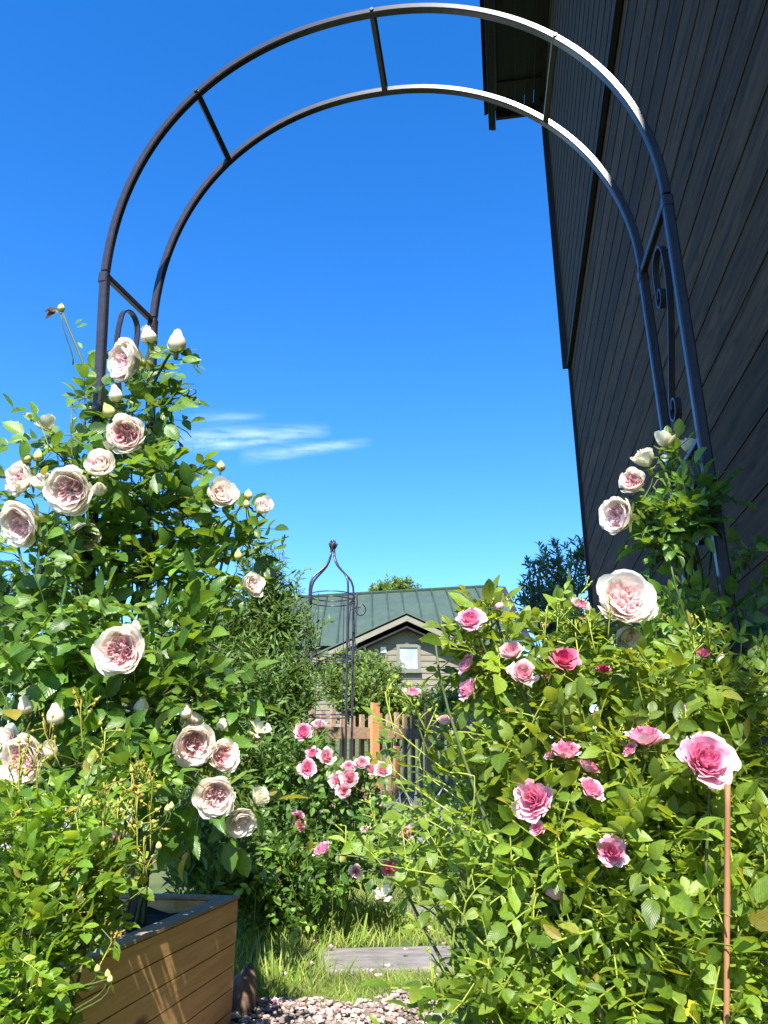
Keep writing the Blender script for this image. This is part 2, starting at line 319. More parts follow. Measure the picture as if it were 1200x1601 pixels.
# ------------------------------------------------------------------ leaves
def leaf_template(ns=8, width=.62, fold=.22, bend=.25, serr=.06, peak=.42, twist=0.0):
    t = np.linspace(0, 1, ns + 1)[:-1]
    V = []; UV = []
    for k, tt in enumerate(t):
        w = width / 2 * (math.sin(math.pi * (tt ** (math.log(.5) / math.log(peak)))) ** .8 if tt > 0 else 0.03)
        if k % 2 and tt > 0: w *= 1 + serr
        elif tt > 0: w *= 1 - serr
        zc = -bend * tt * tt
        for x in (-w, 0, w):
            V.append((x, tt, zc + fold * abs(x) + twist * x * tt)); UV.append((x / (width / 2) if w else 0, tt))
    V.append((0, 1, -bend)); UV.append((0, 1))
    F = []
    for k in range(ns - 1):
        a = k * 3; b = a + 3
        F += [(a, a + 1, b + 1, b), (a + 1, a + 2, b + 2, b + 1)]
    a = (ns - 1) * 3; F += [(a, a + 1, ns * 3), (a + 1, a + 2, ns * 3)]
    return np.array(V), F, np.array(UV)
ROSE_T = [leaf_template(9, w, f, b, .07, p, tw) for w, f, b, p, tw in ((.62, .25, .25, .42, .1), (.58, .4, .1, .45, -.15), (.66, .12, .45, .4, .2), (.6, .3, -.12, .45, 0), (.55, .6, .3, .42, -.2))]
BUSH_T = [leaf_template(8, w, f, b, .04, p, tw) for w, f, b, p, tw in ((.56, .3, .25, .45, .1), (.5, .5, .1, .48, -.15), (.6, .15, .4, .42, .2), (.52, .3, -.15, .45, 0))]
LANCE_T = [leaf_template(5, w, f, b, 0, p, 0) for w, f, b, p in ((.22, .4, .3, .45), (.26, .2, .5, .42), (.18, .5, .1, .5), (.24, .3, -.2, .45))]
FAR_T = [leaf_template(3, .5, .3, .3, 0, .45, 0), leaf_template(3, .42, .5, .1, 0, .45, 0)]
GRASS_T = [leaf_template(4, .07, .3, .6, 0, .3, 0), leaf_template(4, .06, .3, .25, 0, .3, 0), leaf_template(4, .06, .3, 1.0, 0, .3, 0)]
AVOID_P = []; AVOID_R = []; PENDING = []
class Leaves:
    def __init__(s, temps): s.temps = temps; s.items = [[] for _ in temps]
    def add(s, p, d, n, size):
        """leaf base p, direction d, face normal n"""
        d = nrm(d); x = np.cross(d, n); l = np.linalg.norm(x)
        if l < 1e-4: return
        x /= l; z = np.cross(x, d)
        w = RNG.uniform(.85, 1.15)
        s.items[RNG.integers(len(s.temps))].append(np.concatenate([x * size * w, d * size, z * size, p]))
    def spray(s, p, d, size, n5=5, stems=None, up=(0, -.45, .8), jit=.55, stem_r=.0009):
        d = nrm(d); up = nrm(np.array(up) + RNG.normal(0, jit, 3) * .6)
        side = nrm(np.cross(d, up)); up = np.cross(side, d)
        L = size * (1.0 + .55 * (n5 // 2))
        pts = np.array([p + d * L * t - up * L * .18 * t * t for t in np.linspace(0, 1, 4)])
        if stems is not None: stems.tube(pts, stem_r, 3, cap=False)
        def at(t): return p + d * L * t - up * L * .18 * t * t
        def jn(): return up + RNG.normal(0, jit * .55, 3)
        s.add(at(1), d + RNG.normal(0, .12, 3), jn(), size * RNG.uniform(.9, 1.15))
        k = n5 // 2
        for i in range(k):
            t = 1 - (i + .55) / (k + .6); sz = size * (1 - .13 * i) * RNG.uniform(.75, 1.0)
            for sg in (-1, 1):
                if RNG.random() < .04: continue
                ang = rad(RNG.uniform(48, 72))
                s.add(at(t), d * math.cos(ang) + side * sg * math.sin(ang) + RNG.normal(0, .1, 3), jn(), sz)
    def cull(s):
        A = np.array(AVOID_P); Rr = np.array(AVOID_R)
        T = np.array([0, 0, EYE]) - A; T /= np.linalg.norm(T, axis=1)[:, None]
        for k, it in enumerate(s.items):
            keep = []
            for q in it:
                c = q[9:12] + q[3:6] * .5; sz = np.linalg.norm(q[3:6])
                w = c - A; t = np.clip((w * T).sum(1), 0, .22); dist = np.linalg.norm(w - T * t[:, None], axis=1)
                if not (dist < Rr * .78 + sz * .22).any(): keep.append(q)
            s.items[k] = keep
    def build(s, name, mat, parent):
        Vs = []; Fs = []; UVs = []; base = 0; ls = []; lt = []
        for (tv, tf, tuv), it in zip(s.temps, s.items):
            if not it: continue
            A = np.array(it); n = len(A); m = len(tv)
            V = A[:, None, 0:3] * tv[None, :, 0:1] + A[:, None, 3:6] * tv[None, :, 1:2] + A[:, None, 6:9] * tv[None, :, 2:3] + A[:, None, 9:12]
            Vs.append(V.reshape(-1, 3)); UVs.append(np.tile(tuv, (n, 1)))
            flat = np.concatenate([np.array(f) for f in tf]); lens = np.array([len(f) for f in tf])
            Fs.append((flat[None, :] + (np.arange(n) * m)[:, None] + base).ravel()); lt.append(np.tile(lens, n)); base += n * m
        V = np.concatenate(Vs); UV = np.concatenate(UVs); L = np.concatenate(Fs).astype(np.int32); LT = np.concatenate(lt).astype(np.int32)
        off = np.zeros(3); p = parent
        while p is not None: off += np.array(p.location); p = p.parent
        me = bpy.data.meshes.new(name)
        me.vertices.add(len(V)); me.vertices.foreach_set('co', (V - off).ravel().astype(np.float32))
        me.loops.add(len(L)); me.loops.foreach_set('vertex_index', L)
        me.polygons.add(len(LT)); me.polygons.foreach_set('loop_start', np.concatenate([[0], np.cumsum(LT)[:-1]]).astype(np.int32))
        me.polygons.foreach_set('loop_total', LT) if hasattr(me.polygons[0], 'loop_total') and False else None
        me.update(calc_edges=True); me.validate()
        me.polygons.foreach_set('use_smooth', np.ones(len(me.polygons), dtype=bool))
        uvl = me.uv_layers.new(name='UVMap')
        li = np.zeros(len(me.loops), dtype=np.int32); me.loops.foreach_get('vertex_index', li)
        uvl.data.foreach_set('uv', UV[li].ravel())
        me.materials.append(mat)
        o = bpy.data.objects.new(name, me); C.objects.link(o); o.parent = parent
        return o

def blob_points(blobs, shell=.55):
    """blobs: (u, v, Y, ru px, rv px, rY m, n). yields point, outward, blob centre"""
    for (u, v, Y, ru, rv, rY, n) in blobs:
        c = P(u, v, Y); k = pxm(v, Y); R = np.array([ru * k, rY, rv * k])
        for _ in range(n):
            q = nrm(RNG.normal(0, 1, 3)); r = RNG.random() ** shell
            p = c + q * r * R
            if p[2] < .03: p[2] = .03 + RNG.random() * .1
            yield p, q, c

# ------------------------------------------------------------------ flowers
def rose_mesh(name, mat, npet=48, R=.045, seed=0, open_=1.0, cup=.7, wrapi=75, wrapo=38, ruff=.06, tone0=0., tone1=1., dense=.8, gv=6, gu=7, notch=.04, quarter=0):
    """a rose opening towards +Z: petals wrapped round the axis in a golden-angle spiral"""
    r_ = np.random.default_rng(seed); mb = MB()
    for i in range(npet):
        q = i / max(1, npet - 1)
        phi = i * 2.39996 + r_.normal(0, .5)
        Ri = R * (.07 + .93 * q ** dense) * r_.uniform(.84, 1.1)
        Hi = R * cup * (1.0 - .30 * open_ * q ** 1.6) * r_.uniform(.8, 1.1)
        wrap = rad(wrapi + (wrapo - wrapi) * q ** .6) * r_.uniform(.85, 1.15)
        flare = (.10 + .32 * q * open_) * r_.uniform(.6, 1.3)
        tilt = r_.normal(0, .10, 2) * (1 - .5 * q); ph = r_.uniform(0, 6.28, 3)
        V = []; T = []; ox = oy = 0.0
        if quarter and q < .52:                      # quartered heart: short petals round several small centres
            k5 = i % quarter; a5 = k5 * 2 * math.pi / quarter + seed; j5 = q / .52
            ox, oy = .27 * R * math.cos(a5), .27 * R * math.sin(a5)
            Ri = R * (.05 + .27 * j5) * r_.uniform(.8, 1.15); Hi *= .78 - .1 * j5; wrap = rad(r_.uniform(55, 85)); phi = a5 + math.pi * .5 * (-1) ** (i // quarter) + r_.normal(0, .9)
            tilt = np.array([math.cos(a5), math.sin(a5)]) * .18 + r_.normal(0, .12, 2)
        for b in range(gv):
            t = b / (gv - 1)
            for a in range(gu):
                s = -1 + 2 * a / (gu - 1)
                tt = t * (1 - .16 * s * s * (.6 + .4 * q) - notch * math.exp(-(s * 4) ** 2) * q)      # rounded, slightly notched tip
                wv = wrap * (.42 + .58 * math.sin(min(1, t * 1.3) * math.pi / 2))
                rr = Ri * (math.sin(tt * math.pi / 2) ** .75) * (1 + .05 * s * s)
                rr += Ri * flare * max(0, tt - .6) ** 1.3 * 1.6
                rr += R * ruff * t * t * math.sin(3.2 * s + ph[0]) * (.35 + .65 * q)
                h = Hi * (tt ** 1.15) - R * .30 * flare * open_ * max(0, tt - .72) * 6 * q
                h += R * ruff * t * math.sin(4.1 * s + ph[1]) * .8
                h += R * ruff * .8 * (1 - q) * t * math.sin(7 * s + ph[2]); h -= R * .35 * q * (1 - t) * .6
                an = phi + s * wv
                V.append((ox + rr * math.cos(an) + tilt[0] * h, oy + rr * math.sin(an) + tilt[1] * h, h))
                T.append(tone0 + (tone1 - tone0) * min(1, (.75 * q ** 1.1 + .25 * t * q + .12 * (t - .5))))
        F = [(b * gu + a, b * gu + a + 1, (b + 1) * gu + a + 1, (b + 1) * gu + a) for b in range(gv - 1) for a in range(gu - 1)]
        mb.add(V, F, col=T)
    o = mb.build(name, mat, None, smooth=True)
    me = o.data; bpy.data.objects.remove(o); return me
def bud_mesh(name, mat, R=.011, h=1.5, seed=0, openness=.0):
    r_ = np.random.default_rng(seed); mb = MB()
    npet = 7
    for i in range(npet):
        phi = i * 2.39996; q = i / (npet - 1); V = []; T = []
        for b in range(7):
            t = b / 6
            for a in range(6):
                s = -1 + 2 * a / 5
                prof = math.sin(math.pi * (.04 + .96 * t) ** .8) ** .7 if t < 1 else 0.12
                prof = max(prof, .10 + openness * t * (.6 + .5 * q))
                rr = R * (.62 + .38 * q) * prof * (1 + .05 * s)
                an = phi + s * rad(80) * (1 - .3 * t)
                V.append((rr * math.cos(an), rr * math.sin(an), R * h * t * 2 * (1 - .08 * s * s) * (1 - .1 * q) - R * .3)); T.append(.4 + .5 * q - .2 * t)
        mb.add(V, [(b * 6 + a, b * 6 + a + 1, (b + 1) * 6 + a + 1, (b + 1) * 6 + a) for b in range(6) for a in range(5)], col=T)
    o = mb.build(name, mat, None, smooth=True); me = o.data; bpy.data.objects.remove(o); return me
def calyx_mesh(name, R, reflex=.3):
    """green cup and five sepals below the flower, pointing up +Z"""
    mb = MB(); n = 8
    prof = [(.02, -1.0), (.16, -.95), (.24, -.7), (.22, -.45), (.30, -.30), (.2, -.2)]
    V = [(R * r * math.cos(k * 2 * math.pi / n), R * r * math.sin(k * 2 * math.pi / n), R * z) for r, z in prof for k in range(n)]
    mb.add(V, [(j * n + k, j * n + (k + 1) % n, (j + 1) * n + (k + 1) % n, (j + 1) * n + k) for j in range(len(prof) - 1) for k in range(n)])
    for s in range(5):
        a = s * 2 * math.pi / 5 + .3; e = np.array([math.cos(a), math.sin(a), 0]); f = np.array([-e[1], e[0], 0])
        V = []
        for j in range(5):
            t = j / 4; c = e * R * (.25 + .75 * math.sin(t * 1.6)) + np.array([0, 0, R * (-.38 + t * (.9 - 1.4 * reflex) )]); w = R * .17 * (1 - t) ** .7
            V += [c - f * w, c + f * w]
        mb.add(V, [(2 * j, 2 * j + 1, 2 * j + 3, 2 * j + 2) for j in range(4)])
    o = mb.build(name, M['sepal'], None, smooth=True); me = o.data; bpy.data.objects.remove(o); return me

R0 = .045
EDEN = [rose_mesh('cream_pink_rose', M['eden'], 74, R0, 11 + k, open_=o, cup=c, tone0=t0, tone1=t1, dense=.62, ruff=.085, wrapi=60, wrapo=42, quarter=(4, 5, 3, 4)[k]) for k, (o, c, t0, t1) in enumerate(((.45, 1.05, .06, .95), (.6, .95, .12, .98), (.4, 1.15, -.04, .95), (.6, 1.0, .34, 1.05)))]
HALF = [rose_mesh('half_open_rose', M['eden'], 26, R0, 31 + k, open_=.2, cup=1.55, wrapi=95, wrapo=62, tone0=.25, tone1=1.1, dense=.8, ruff=.04) for k in range(2)] + \
       [rose_mesh('half_open_cream_rose', M['cream'], 22, R0, 41 + k, open_=.35, cup=1.25, wrapi=80, wrapo=48, tone0=.3, tone1=1.1, dense=.7, ruff=.09) for k in range(2)]
PINK = [rose_mesh('pink_rose', M['pink'], 42, R0, 51 + k, open_=1.0, cup=.85, wrapi=70, wrapo=30, ruff=.11, dense=.8, tone0=.0, tone1=.95, notch=.10) for k in range(3)]
PALE = [rose_mesh('pale_pink_rose', M['pale_pink'], 38, R0, 61 + k, open_=.8, cup=1.0, wrapi=75, wrapo=36, ruff=.09, dense=.8) for k in range(2)]
DEEP = [rose_mesh('deep_pink_rose', M['deep_pink'], 22, R0, 71, open_=.9, cup=.95, wrapi=75, wrapo=34, ruff=.10, dense=.8)]
WHITE = [rose_mesh('faded_rose', M['cream'], 9, R0, 81, open_=1.0, cup=.6, wrapi=60, wrapo=30, ruff=.14, dense=.6, tone0=.6, tone1=1.1)]
BUDC = [bud_mesh('cream_bud', M['cream'], .011, 1.15, 1, .55), bud_mesh('cream_bud', M['cream'], .011, 1.25, 2, .3)]
BUDG = [bud_mesh('green_bud', M['bud_green'], .011, 1.3, 3, 0.0)]
BUDP = [bud_mesh('pink_bud', M['pink'], .011, 1.3, 4, .3)]
CAL_R = calyx_mesh('calyx', R0 * .9, .55); CAL_B = calyx_mesh('calyx', .0125, .12)
KINDS = {'eden': EDEN, 'half': HALF[:2], 'halfc': HALF[2:], 'pink': PINK, 'pale': PALE, 'deep': DEEP, 'white': WHITE, 'budc': BUDC, 'budg': BUDG, 'budp': BUDP}

def flower(parent, kind, u, v, px, Y, face, stems=None, anchor=None, var=None, srad=.0016):
    """a bloom px wide in the photo at distance Y; face = direction its mouth points (x right, y away, z up)"""
    isbud = kind.startswith('bud')
    p = P(u, v, Y); k = pxm(v, Y)
    rad0 = .011 if isbud else R0
    sc = px * k / 2 / rad0 / (1.0 if isbud else 1.18 if kind == 'eden' else 1.08)
    mes = KINDS[kind]; me = mes[(int(u) + int(v)) % len(mes) if var is None else var]
    f = Vector(nrm(face)); q = f.to_track_quat('Z', 'Y')
    roll = Matrix.Rotation(RNG.uniform(0, 6.28), 4, 'Z')
    h = (.011 * 1.1 if isbud else R0 * .25) * sc
    pos = Vector(p) - f * h
    off = Vector(parent.location)
    name = 'rose_bud' if isbud else 'rose_blossom'
    o = bpy.data.objects.new(name, me); C.objects.link(o); o.parent = parent
    o.matrix_basis = Matrix.Translation(pos - off) @ q.to_matrix().to_4x4() @ roll @ Matrix.Scale(sc, 4)
    c = bpy.data.objects.new('calyx', CAL_B if isbud else CAL_R); C.objects.link(c); c.parent = o
    c.location = (0, 0, 0 if isbud else -R0 * .1)
    if stems is not None:
        if anchor is None:
            anchor = np.array(pos) + np.array([RNG.normal(0, .03), .03, -.16])
        p0 = np.array(pos - f * (rad0 * sc * .8)); fa = np.array(f)
        d = np.linalg.norm(anchor - p0)
        stems.tube(bez(p0, p0 - fa * d * .35, anchor + np.array([0, 0, .25 * d]), anchor, 8), np.linspace(srad * .8, srad * 1.5, 8), 5)
    return o

def bud_spray(parent, p, size, mat, n=6, name='flower_spray', d=None):
    """a branched tip with small green buds, one mesh"""
    mb = MB(); d = nrm((RNG.normal(0, .3), RNG.normal(0, .3), 1) if d is None else d)
    L = size; top = p + d * L
    mb.tube(bez(p, p + d * L * .3, top - d * L * .3 + RNG.normal(0, .05, 3) * L, top, 5), .0011, 4)
    for i in range(n):
        t = RNG.uniform(.25, 1.0); b = p + d * L * t; dd = nrm(d * .8 + RNG.normal(0, .55, 3)); l = L * RNG.uniform(.2, .45) * (1.25 - t * .5)
        e = b + dd * l; mb.tube(np.array([b, b + dd * l * .5 + d * .05 * l, e]), .0008, 4)
        r = size * RNG.uniform(.026, .044)
        bl = [(0, .5), (.25, .95), (.5, 1.0), (.78, .62), (1.15, .2), (1.6, .04)]
        mb.tube(np.array([e + dd * r * 2 * q for q, _ in bl]), np.array([r * w for _, w in bl]), 6)
        for sg in range(3):                                   # sepal tips
            ex = nrm(dd + RNG.normal(0, .35, 3)); mb.tube(np.array([e + dd * r * 1.4, e + dd * r * 2 + ex * r * 1.2]), np.array([r * .2, r * .04]), 3)
    return mb.build(name, mat, parent, smooth=True)

# ================================================================== THE SETTING
# ground: one sheet reaching the horizon
xs = np.concatenate([[-900, -300, -100, -40, -20, -10], np.linspace(-6, 6, 49), [10, 20, 40, 100, 300, 900]])
ys = np.concatenate([[-300, -50, -10, -3], np.linspace(0, 9, 46), np.linspace(10, 26, 12), [40, 80, 200, 600, 1500]])
gx, gy = np.meshgrid(xs, ys); gzv = gz(gx, gy)
mb = MB(); nx = len(xs)
mb.add(np.stack([gx, gy, gzv], -1).reshape(-1, 3), [(j * nx + i, j * nx + i + 1, (j + 1) * nx + i + 1, (j + 1) * nx + i) for j in range(len(ys) - 1) for i in range(nx - 1)])
tag(mb.build('ground', M['ground'], None, smooth=True), kind='structure')
# grey path to the left behind the planter
mb = MB(); pv = []
for Y in np.linspace(2.6, 9, 14):
    for X in (-4.5, -1.35 - .12 * (Y - 2.6)):
        pv.append((X, Y, float(gz(X, Y)) + .012))
mb.add(pv, [(2 * k, 2 * k + 1, 2 * k + 3, 2 * k + 2) for k in range(13)])
tag(mb.build('path', M['gravelpath'], None), kind='structure')

# ---- cloud
cl = MB(); rows = 28; cols = 40; V = []; UV = []; T = []
for (u0, v0, u1, v1, wid, st) in ((250, 690, 520, 674, 26, .36), (370, 716, 585, 690, 15, .34), (290, 655, 420, 648, 16, .16), (300, 700, 420, 690, 12, .3)):
    n0 = cl.n; V = []; UV = []; T = []
    for j in range(cols + 1):
        s = j / cols
        for i in range(13):
            r = i / 12 * 2 - 1
            u = u0 + (u1 - u0) * s; v = v0 + (v1 - v0) * s + r * wid * (1.15 - .5 * s)
            p = P(u, v, 1.0) - np.array([0, 0, EYE]); p = p * (1500 / p[2]); p[2] += EYE
            V.append(p); UV.append((u / 100, v / 40)); T.append(st * math.exp(-(r * 1.9) ** 2) * math.sin(math.pi * min(1, max(0, s))) ** .7 * (1 if abs(r) < 1 else 0))
    cl.add(V, [(j * 13 + i, j * 13 + i + 1, (j + 1) * 13 + i + 1, (j + 1) * 13 + i) for j in range(cols) for i in range(12)], UV, T)
tag(cl.build('cloud', M['cloud'], None), 'thin white wispy streak of cloud in the blue sky', 'cloud')

# ---- dark timber building on the right
Wd = 0.80
def WP(s, w, z): return DD * s + NN * w + np.array([0, 0, z])
corner = 6.95
bld = empty('timber_building', WP(corner, Wd, 0), 'tall building clad in black stained boards on the right', 'building')
s0, s1 = -1.36, corner
wax = [DD, NN, np.array([0, 0, 1])]
lo = MB(); pitch = .195; zz = 0.0
def lap(mb, z, w, h, sa, sb):
    """one lapped board: bottom edge proud"""
    a = [(w - .010, z + .003), (w - .006, z + h + .002), (w + .02, z + h + .002), (w + .02, z + .003)]
    V = [WP(sa, ww, q) for ww, q in a] + [WP(sb, ww, q) for ww, q in a]
    mb.add(V, [(0, 1, 5, 4), (1, 2, 6, 5), (2, 3, 7, 6), (3, 0, 4, 7), (3, 2, 1, 0), (4, 5, 6, 7)])
zb = -.0
while zb < 4.40:
    j = random.uniform(-2.5, 1.5)
    for sa, sb in ((s0, j), (j + .004, s1)): lap(lo, zb, Wd, pitch, sa, sb)
    zb += pitch
lo.build('lower_cladding', M['clad'], bld)
up = MB(); z = 4.44
while z < 7.95:
    lap(up, z, Wd - .02, pitch, s0, s1 + .02); z += pitch
up.build('upper_cladding', M['clad2'], bld)
mb = MB()
mb.box(WP((s0 + s1) / 2, Wd + 2.02, 4.0), (s1 - s0 - .02, 4.0, 8.0), wax); mb.build('wall', M['clad'], bld)
mb = MB(); mb.box(WP(s1 + .012, Wd + .03, 2.2), (.03, .14, 4.4), wax)
mb.box(WP(s1 + .034, Wd - .01, 6.2), (.03, .16, 3.55), wax); mb.build('corner_board', M['soffit'], bld)
mb = MB(); mb.box(WP((s0 + s1) / 2, Wd - .034, 4.425), (s1 - s0, .035, .035), wax); mb.build('drip_board', M['soffit'], bld)
# eave: soffit boards running along the building, fascia, gutter-like lip, end board
sf = MB(); ov = .56; ze = 7.95
for k in range(5):
    w0 = Wd - .04 - ov + .03 + k * .105
    sf.box(WP((s0 + s1) / 2, w0 + .049, ze + .012 + (.004 if k % 2 else 0)), (s1 - s0 + .3, .1005, .02), wax)
sf.build('soffit', M['soffit'], bld)
mb = MB(); mb.box(WP((s0 + s1) / 2 + .1, Wd - .02, ze + .035), (s1 - s0 + .24, .09, .13), wax); mb.build('frieze_board', M['soffit'], bld)
mb = MB(); mb.box(WP((s0 + s1) / 2 + .18, Wd - .04 - ov - .02, ze + .06), (s1 - s0 + .36, .05, .24), wax)
mb.box(WP((s0 + s1) / 2 + .22, Wd - .04 - ov - .06, ze + .10), (s1 - s0 + .36, .03, .22), wax); mb.build('fascia', M['soffit'], bld)
mb = MB(); mb.box(WP(s1 - .25, Wd - .04 - ov / 2, ze - .008), (.03, ov - .06, .02), wax); mb.build('soffit_batten', M['soffit'], bld); mb = MB()
mb.box(WP(s1 + .18, Wd - .04 - ov / 2, ze - .0), (.035, ov - .02, .16), wax); mb.build('eave_end', M['soffit'], bld)
mb = MB(); V = [WP(s, w, z) for s in (s0 - .2, s1 + .35) for w, z in ((Wd - ov - .16, ze + .17), (Wd + 4, ze + 2.6), (Wd + 4, ze + 2.7), (Wd - ov - .16, ze + .27))]
mb.add(V, [(0, 1, 5, 4), (1, 2, 6, 5), (2, 3, 7, 6), (3, 0, 4, 7), (3, 2, 1, 0), (4, 5, 6, 7)]); mb.build('roof', M['soffit'], bld)

# ---- grey house with green metal roof
YH = 22.0
def HP(u, v, Y=YH): return P(u, v, Y)
g_pk = P(635, 984, YH)              # underside peak of the siding gable
house = empty('grey_house', (g_pk[0], YH, float(gz(0, YH))), 'grey clapboard house with green metal roof beyond the fence', 'house')
xpk = g_pk[0]; zpk = g_pk[2]
slope = .46; xl, xr = xpk - 3.2, xpk + 3.0
sd = MB(); zf = float(gz(0, YH)); z = zf - .1; hb = .17
while z < zpk:
    zt = min(z + hb, zpk)
    half0 = min(3.0, (zpk - z) / slope); half1 = min(3.0, max(0.02, (zpk - zt) / slope))
    V = [(xpk - half0, YH - .035, z), (xpk + half0, YH - .035, z), (xpk + half1, YH - .012, zt + .004), (xpk - half1, YH - .012, zt + .004), (xpk - half0, YH + .02, z), (xpk + half0, YH + .02, z)]
    sd.add(V, [(0, 1, 2, 3), (4, 5, 1, 0)]); z += hb
sd.build('siding', M['siding'], house)
mb = MB(); mb.add([(xpk - 3, YH + .02, zf - .2), (xpk + 3, YH + .02, zf - .2), (xpk + 3, YH + .02, zpk - 3 * slope), (xpk, YH + .02, zpk), (xpk - 3, YH + .02, zpk - 3 * slope),
     (xpk - 3, YH + 4, zf - .2), (xpk + 3, YH + 4, zf - .2), (xpk + 3, YH + 4, zpk - 3 * slope), (xpk, YH + 4, zpk), (xpk - 3, YH + 4, zpk - 3 * slope)],
    [(0, 1, 2, 3, 4), (1, 6, 7, 2), (0, 4, 9, 5), (2, 7, 8, 3), (3, 8, 9, 4)]); mb.build('wall', M['siding'], house)
# gable bargeboards: pale boards standing 0.45 m in front of the siding; dark soffit below
yb = YH - .38
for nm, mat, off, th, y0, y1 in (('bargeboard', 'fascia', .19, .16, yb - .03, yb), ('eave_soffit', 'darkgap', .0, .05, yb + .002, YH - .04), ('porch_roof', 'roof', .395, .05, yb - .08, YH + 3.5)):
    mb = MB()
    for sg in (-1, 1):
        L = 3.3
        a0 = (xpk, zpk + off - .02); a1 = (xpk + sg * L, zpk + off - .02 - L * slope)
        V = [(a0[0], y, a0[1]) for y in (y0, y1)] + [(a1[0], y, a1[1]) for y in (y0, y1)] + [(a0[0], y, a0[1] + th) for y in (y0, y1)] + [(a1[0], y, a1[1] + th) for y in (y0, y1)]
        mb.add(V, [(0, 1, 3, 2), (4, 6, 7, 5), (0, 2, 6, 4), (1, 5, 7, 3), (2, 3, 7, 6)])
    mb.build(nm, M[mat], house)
# main roof: ridge and slope with standing seams
YR = 26.2
rl = P(430, 937, YR); rr = P(777, 917, YR)
el = np.array([rl[0] - .0, YH + .7, 0]); er = np.array([rr[0] + .25, YH + .7, 0])
el[2] = P(430, 1010, YH + .7)[2]; er[2] = P(770, 1008, YH + .7)[2]
mb = MB(); bk = np.array([0, 3.6, -2.2])
mb.add([el, er, rr, rl, rl + bk, rr + bk], [(0, 1, 2, 3), (3, 2, 5, 4)])
mb.build('roof', M['roof'], house)
sm = MB(); nse = 15
for k in range(nse):
    t = (k + .5) / nse; a = el + (er - el) * t; b = rl + (rr - rl) * t
    nn_ = nrm(np.cross(er - el, rl - el)); sm.tube(np.array([a + nn_ * .07, b + nn_ * .07]), .032, 4)
sm.tube(np.array([rl, rr]) + np.array([0, 0, .03]), .06, 6)
sm.build('roof_seams', M['seam'], house)
mb = MB()   # right rake trim and the gable end, its shade painted as a near-black colour
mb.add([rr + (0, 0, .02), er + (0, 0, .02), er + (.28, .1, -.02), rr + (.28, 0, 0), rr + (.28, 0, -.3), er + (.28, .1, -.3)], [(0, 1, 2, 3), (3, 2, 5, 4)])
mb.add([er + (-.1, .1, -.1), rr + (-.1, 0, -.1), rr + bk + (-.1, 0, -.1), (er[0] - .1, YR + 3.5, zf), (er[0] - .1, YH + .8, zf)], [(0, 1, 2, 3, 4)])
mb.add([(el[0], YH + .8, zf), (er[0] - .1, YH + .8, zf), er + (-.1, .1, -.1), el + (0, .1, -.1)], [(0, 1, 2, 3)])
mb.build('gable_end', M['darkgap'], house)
w0 = P(622, 1010, YH - .05); w1 = P(655, 1048, YH - .05)
wx, wz, ww, wh = (w0[0] + w1[0]) / 2, (w0[2] + w1[2]) / 2, w1[0] - w0[0], w0[2] - w1[2]
win = MB()
for dx, dz, sx_, sz_ in ((0, wh / 2, ww + .1, .09), (0, -wh / 2, ww + .1, .09), (-ww / 2, 0, .09, wh - .09), (ww / 2, 0, .09, wh - .09)):
    win.box((wx + dx, YH - .06, wz + dz), (sx_, .07, sz_))
fr = win.build('window', M['winframe'], house)
mb = MB(); mb.box((wx, YH - .045, wz), (ww - .06, .02, wh - .06)); mb.build('pane', M['glass'], fr)
mb = MB(); mb.box((wx, YH - .10, wz - wh / 2 - .065), (ww + .16, .14, .035)); mb.build('sill', M['winframe'], fr)
mb = MB(); q = P(599, 1016, YH - .06); mb.box(q, (.16, .05, .17)); mb.build('vent', M['plate'], house)

# ---- picket fence
fa = P(452, 1086, 5.6); fb = P(840, 1112, 9.0)
def FP(t): return fa[:2] * (1 - t) + fb[:2] * t
fdir = nrm(np.append(fb[:2] - fa[:2], 0)); fn = np.array([fdir[1], -fdir[0], 0]); flen = np.linalg.norm(fb[:2] - fa[:2])
fax = [fdir, fn, np.array([0, 0, 1])]
fence = empty('picket_fence', (*FP(.35), float(gz(*FP(.35)))), 'picket fence of orange brown and weathered grey boards', 'fence')
def ftop(t): return fa[2] * (1 - t) + fb[2] * t - .02
def u_of(p):
    f = p[1] * cP + (p[2] - EYE) * sP; return 600 + FPX * p[0] / f
new_u = [578, 612, 662, 717, 770]
def t_of_u(u):
    lo_, hi_ = 0., 1.
    for _ in range(40):
        m_ = (lo_ + hi_) / 2; q = FP(m_); 
        if u_of((q[0], q[1], .8)) < u: lo_ = m_
        else: hi_ = m_
    return lo_
for u in new_u:
    t = t_of_u(u); q = FP(t); g = float(gz(*q)); h = ftop(t) - g + random.uniform(-.02, .03)
    if u == 612: h *= .62
    mb = MB(); c = np.array([q[0], q[1], g + h / 2]) + fn * .05
    mb.box(c, (.098 if u != 612 else .07, .02, h), fax); mb.build('picket', M['fence_new'], fence)
nold = 34
for k in range(nold):
    t = (k + .5) / nold; q = FP(t); g = float(gz(*q)); h = ftop(t) - g - .06 + random.uniform(-.05, .03)
    mb = MB(); mb.box(np.array([q[0], q[1], g + h / 2]) - fn * .045, (.05, .018, h), fax); mb.build('picket', M['fence_old'], fence)
for hh, th in ((.74, .085), (.22, .08)):
    mb = MB()
    a, b = FP(0), FP(1)
    za = float(gz(*a)) + (ftop(0) - float(gz(*a))) * hh; zb_ = float(gz(*b)) + (ftop(1) - float(gz(*b))) * hh
    V = []
    for (q, z) in ((a, za), (b, zb_)):
        for dn in (-.03, .034):
            for dz in (-th / 2, th / 2): V.append(np.array([q[0], q[1], z + dz]) + fn * dn)
    mb.add(V, [(0, 1, 3, 2), (4, 6, 7, 5), (0, 4, 5, 1), (2, 3, 7, 6), (1, 5, 7, 3), (0, 2, 6, 4)]); mb.build('rail', M['fence_old'], fence)

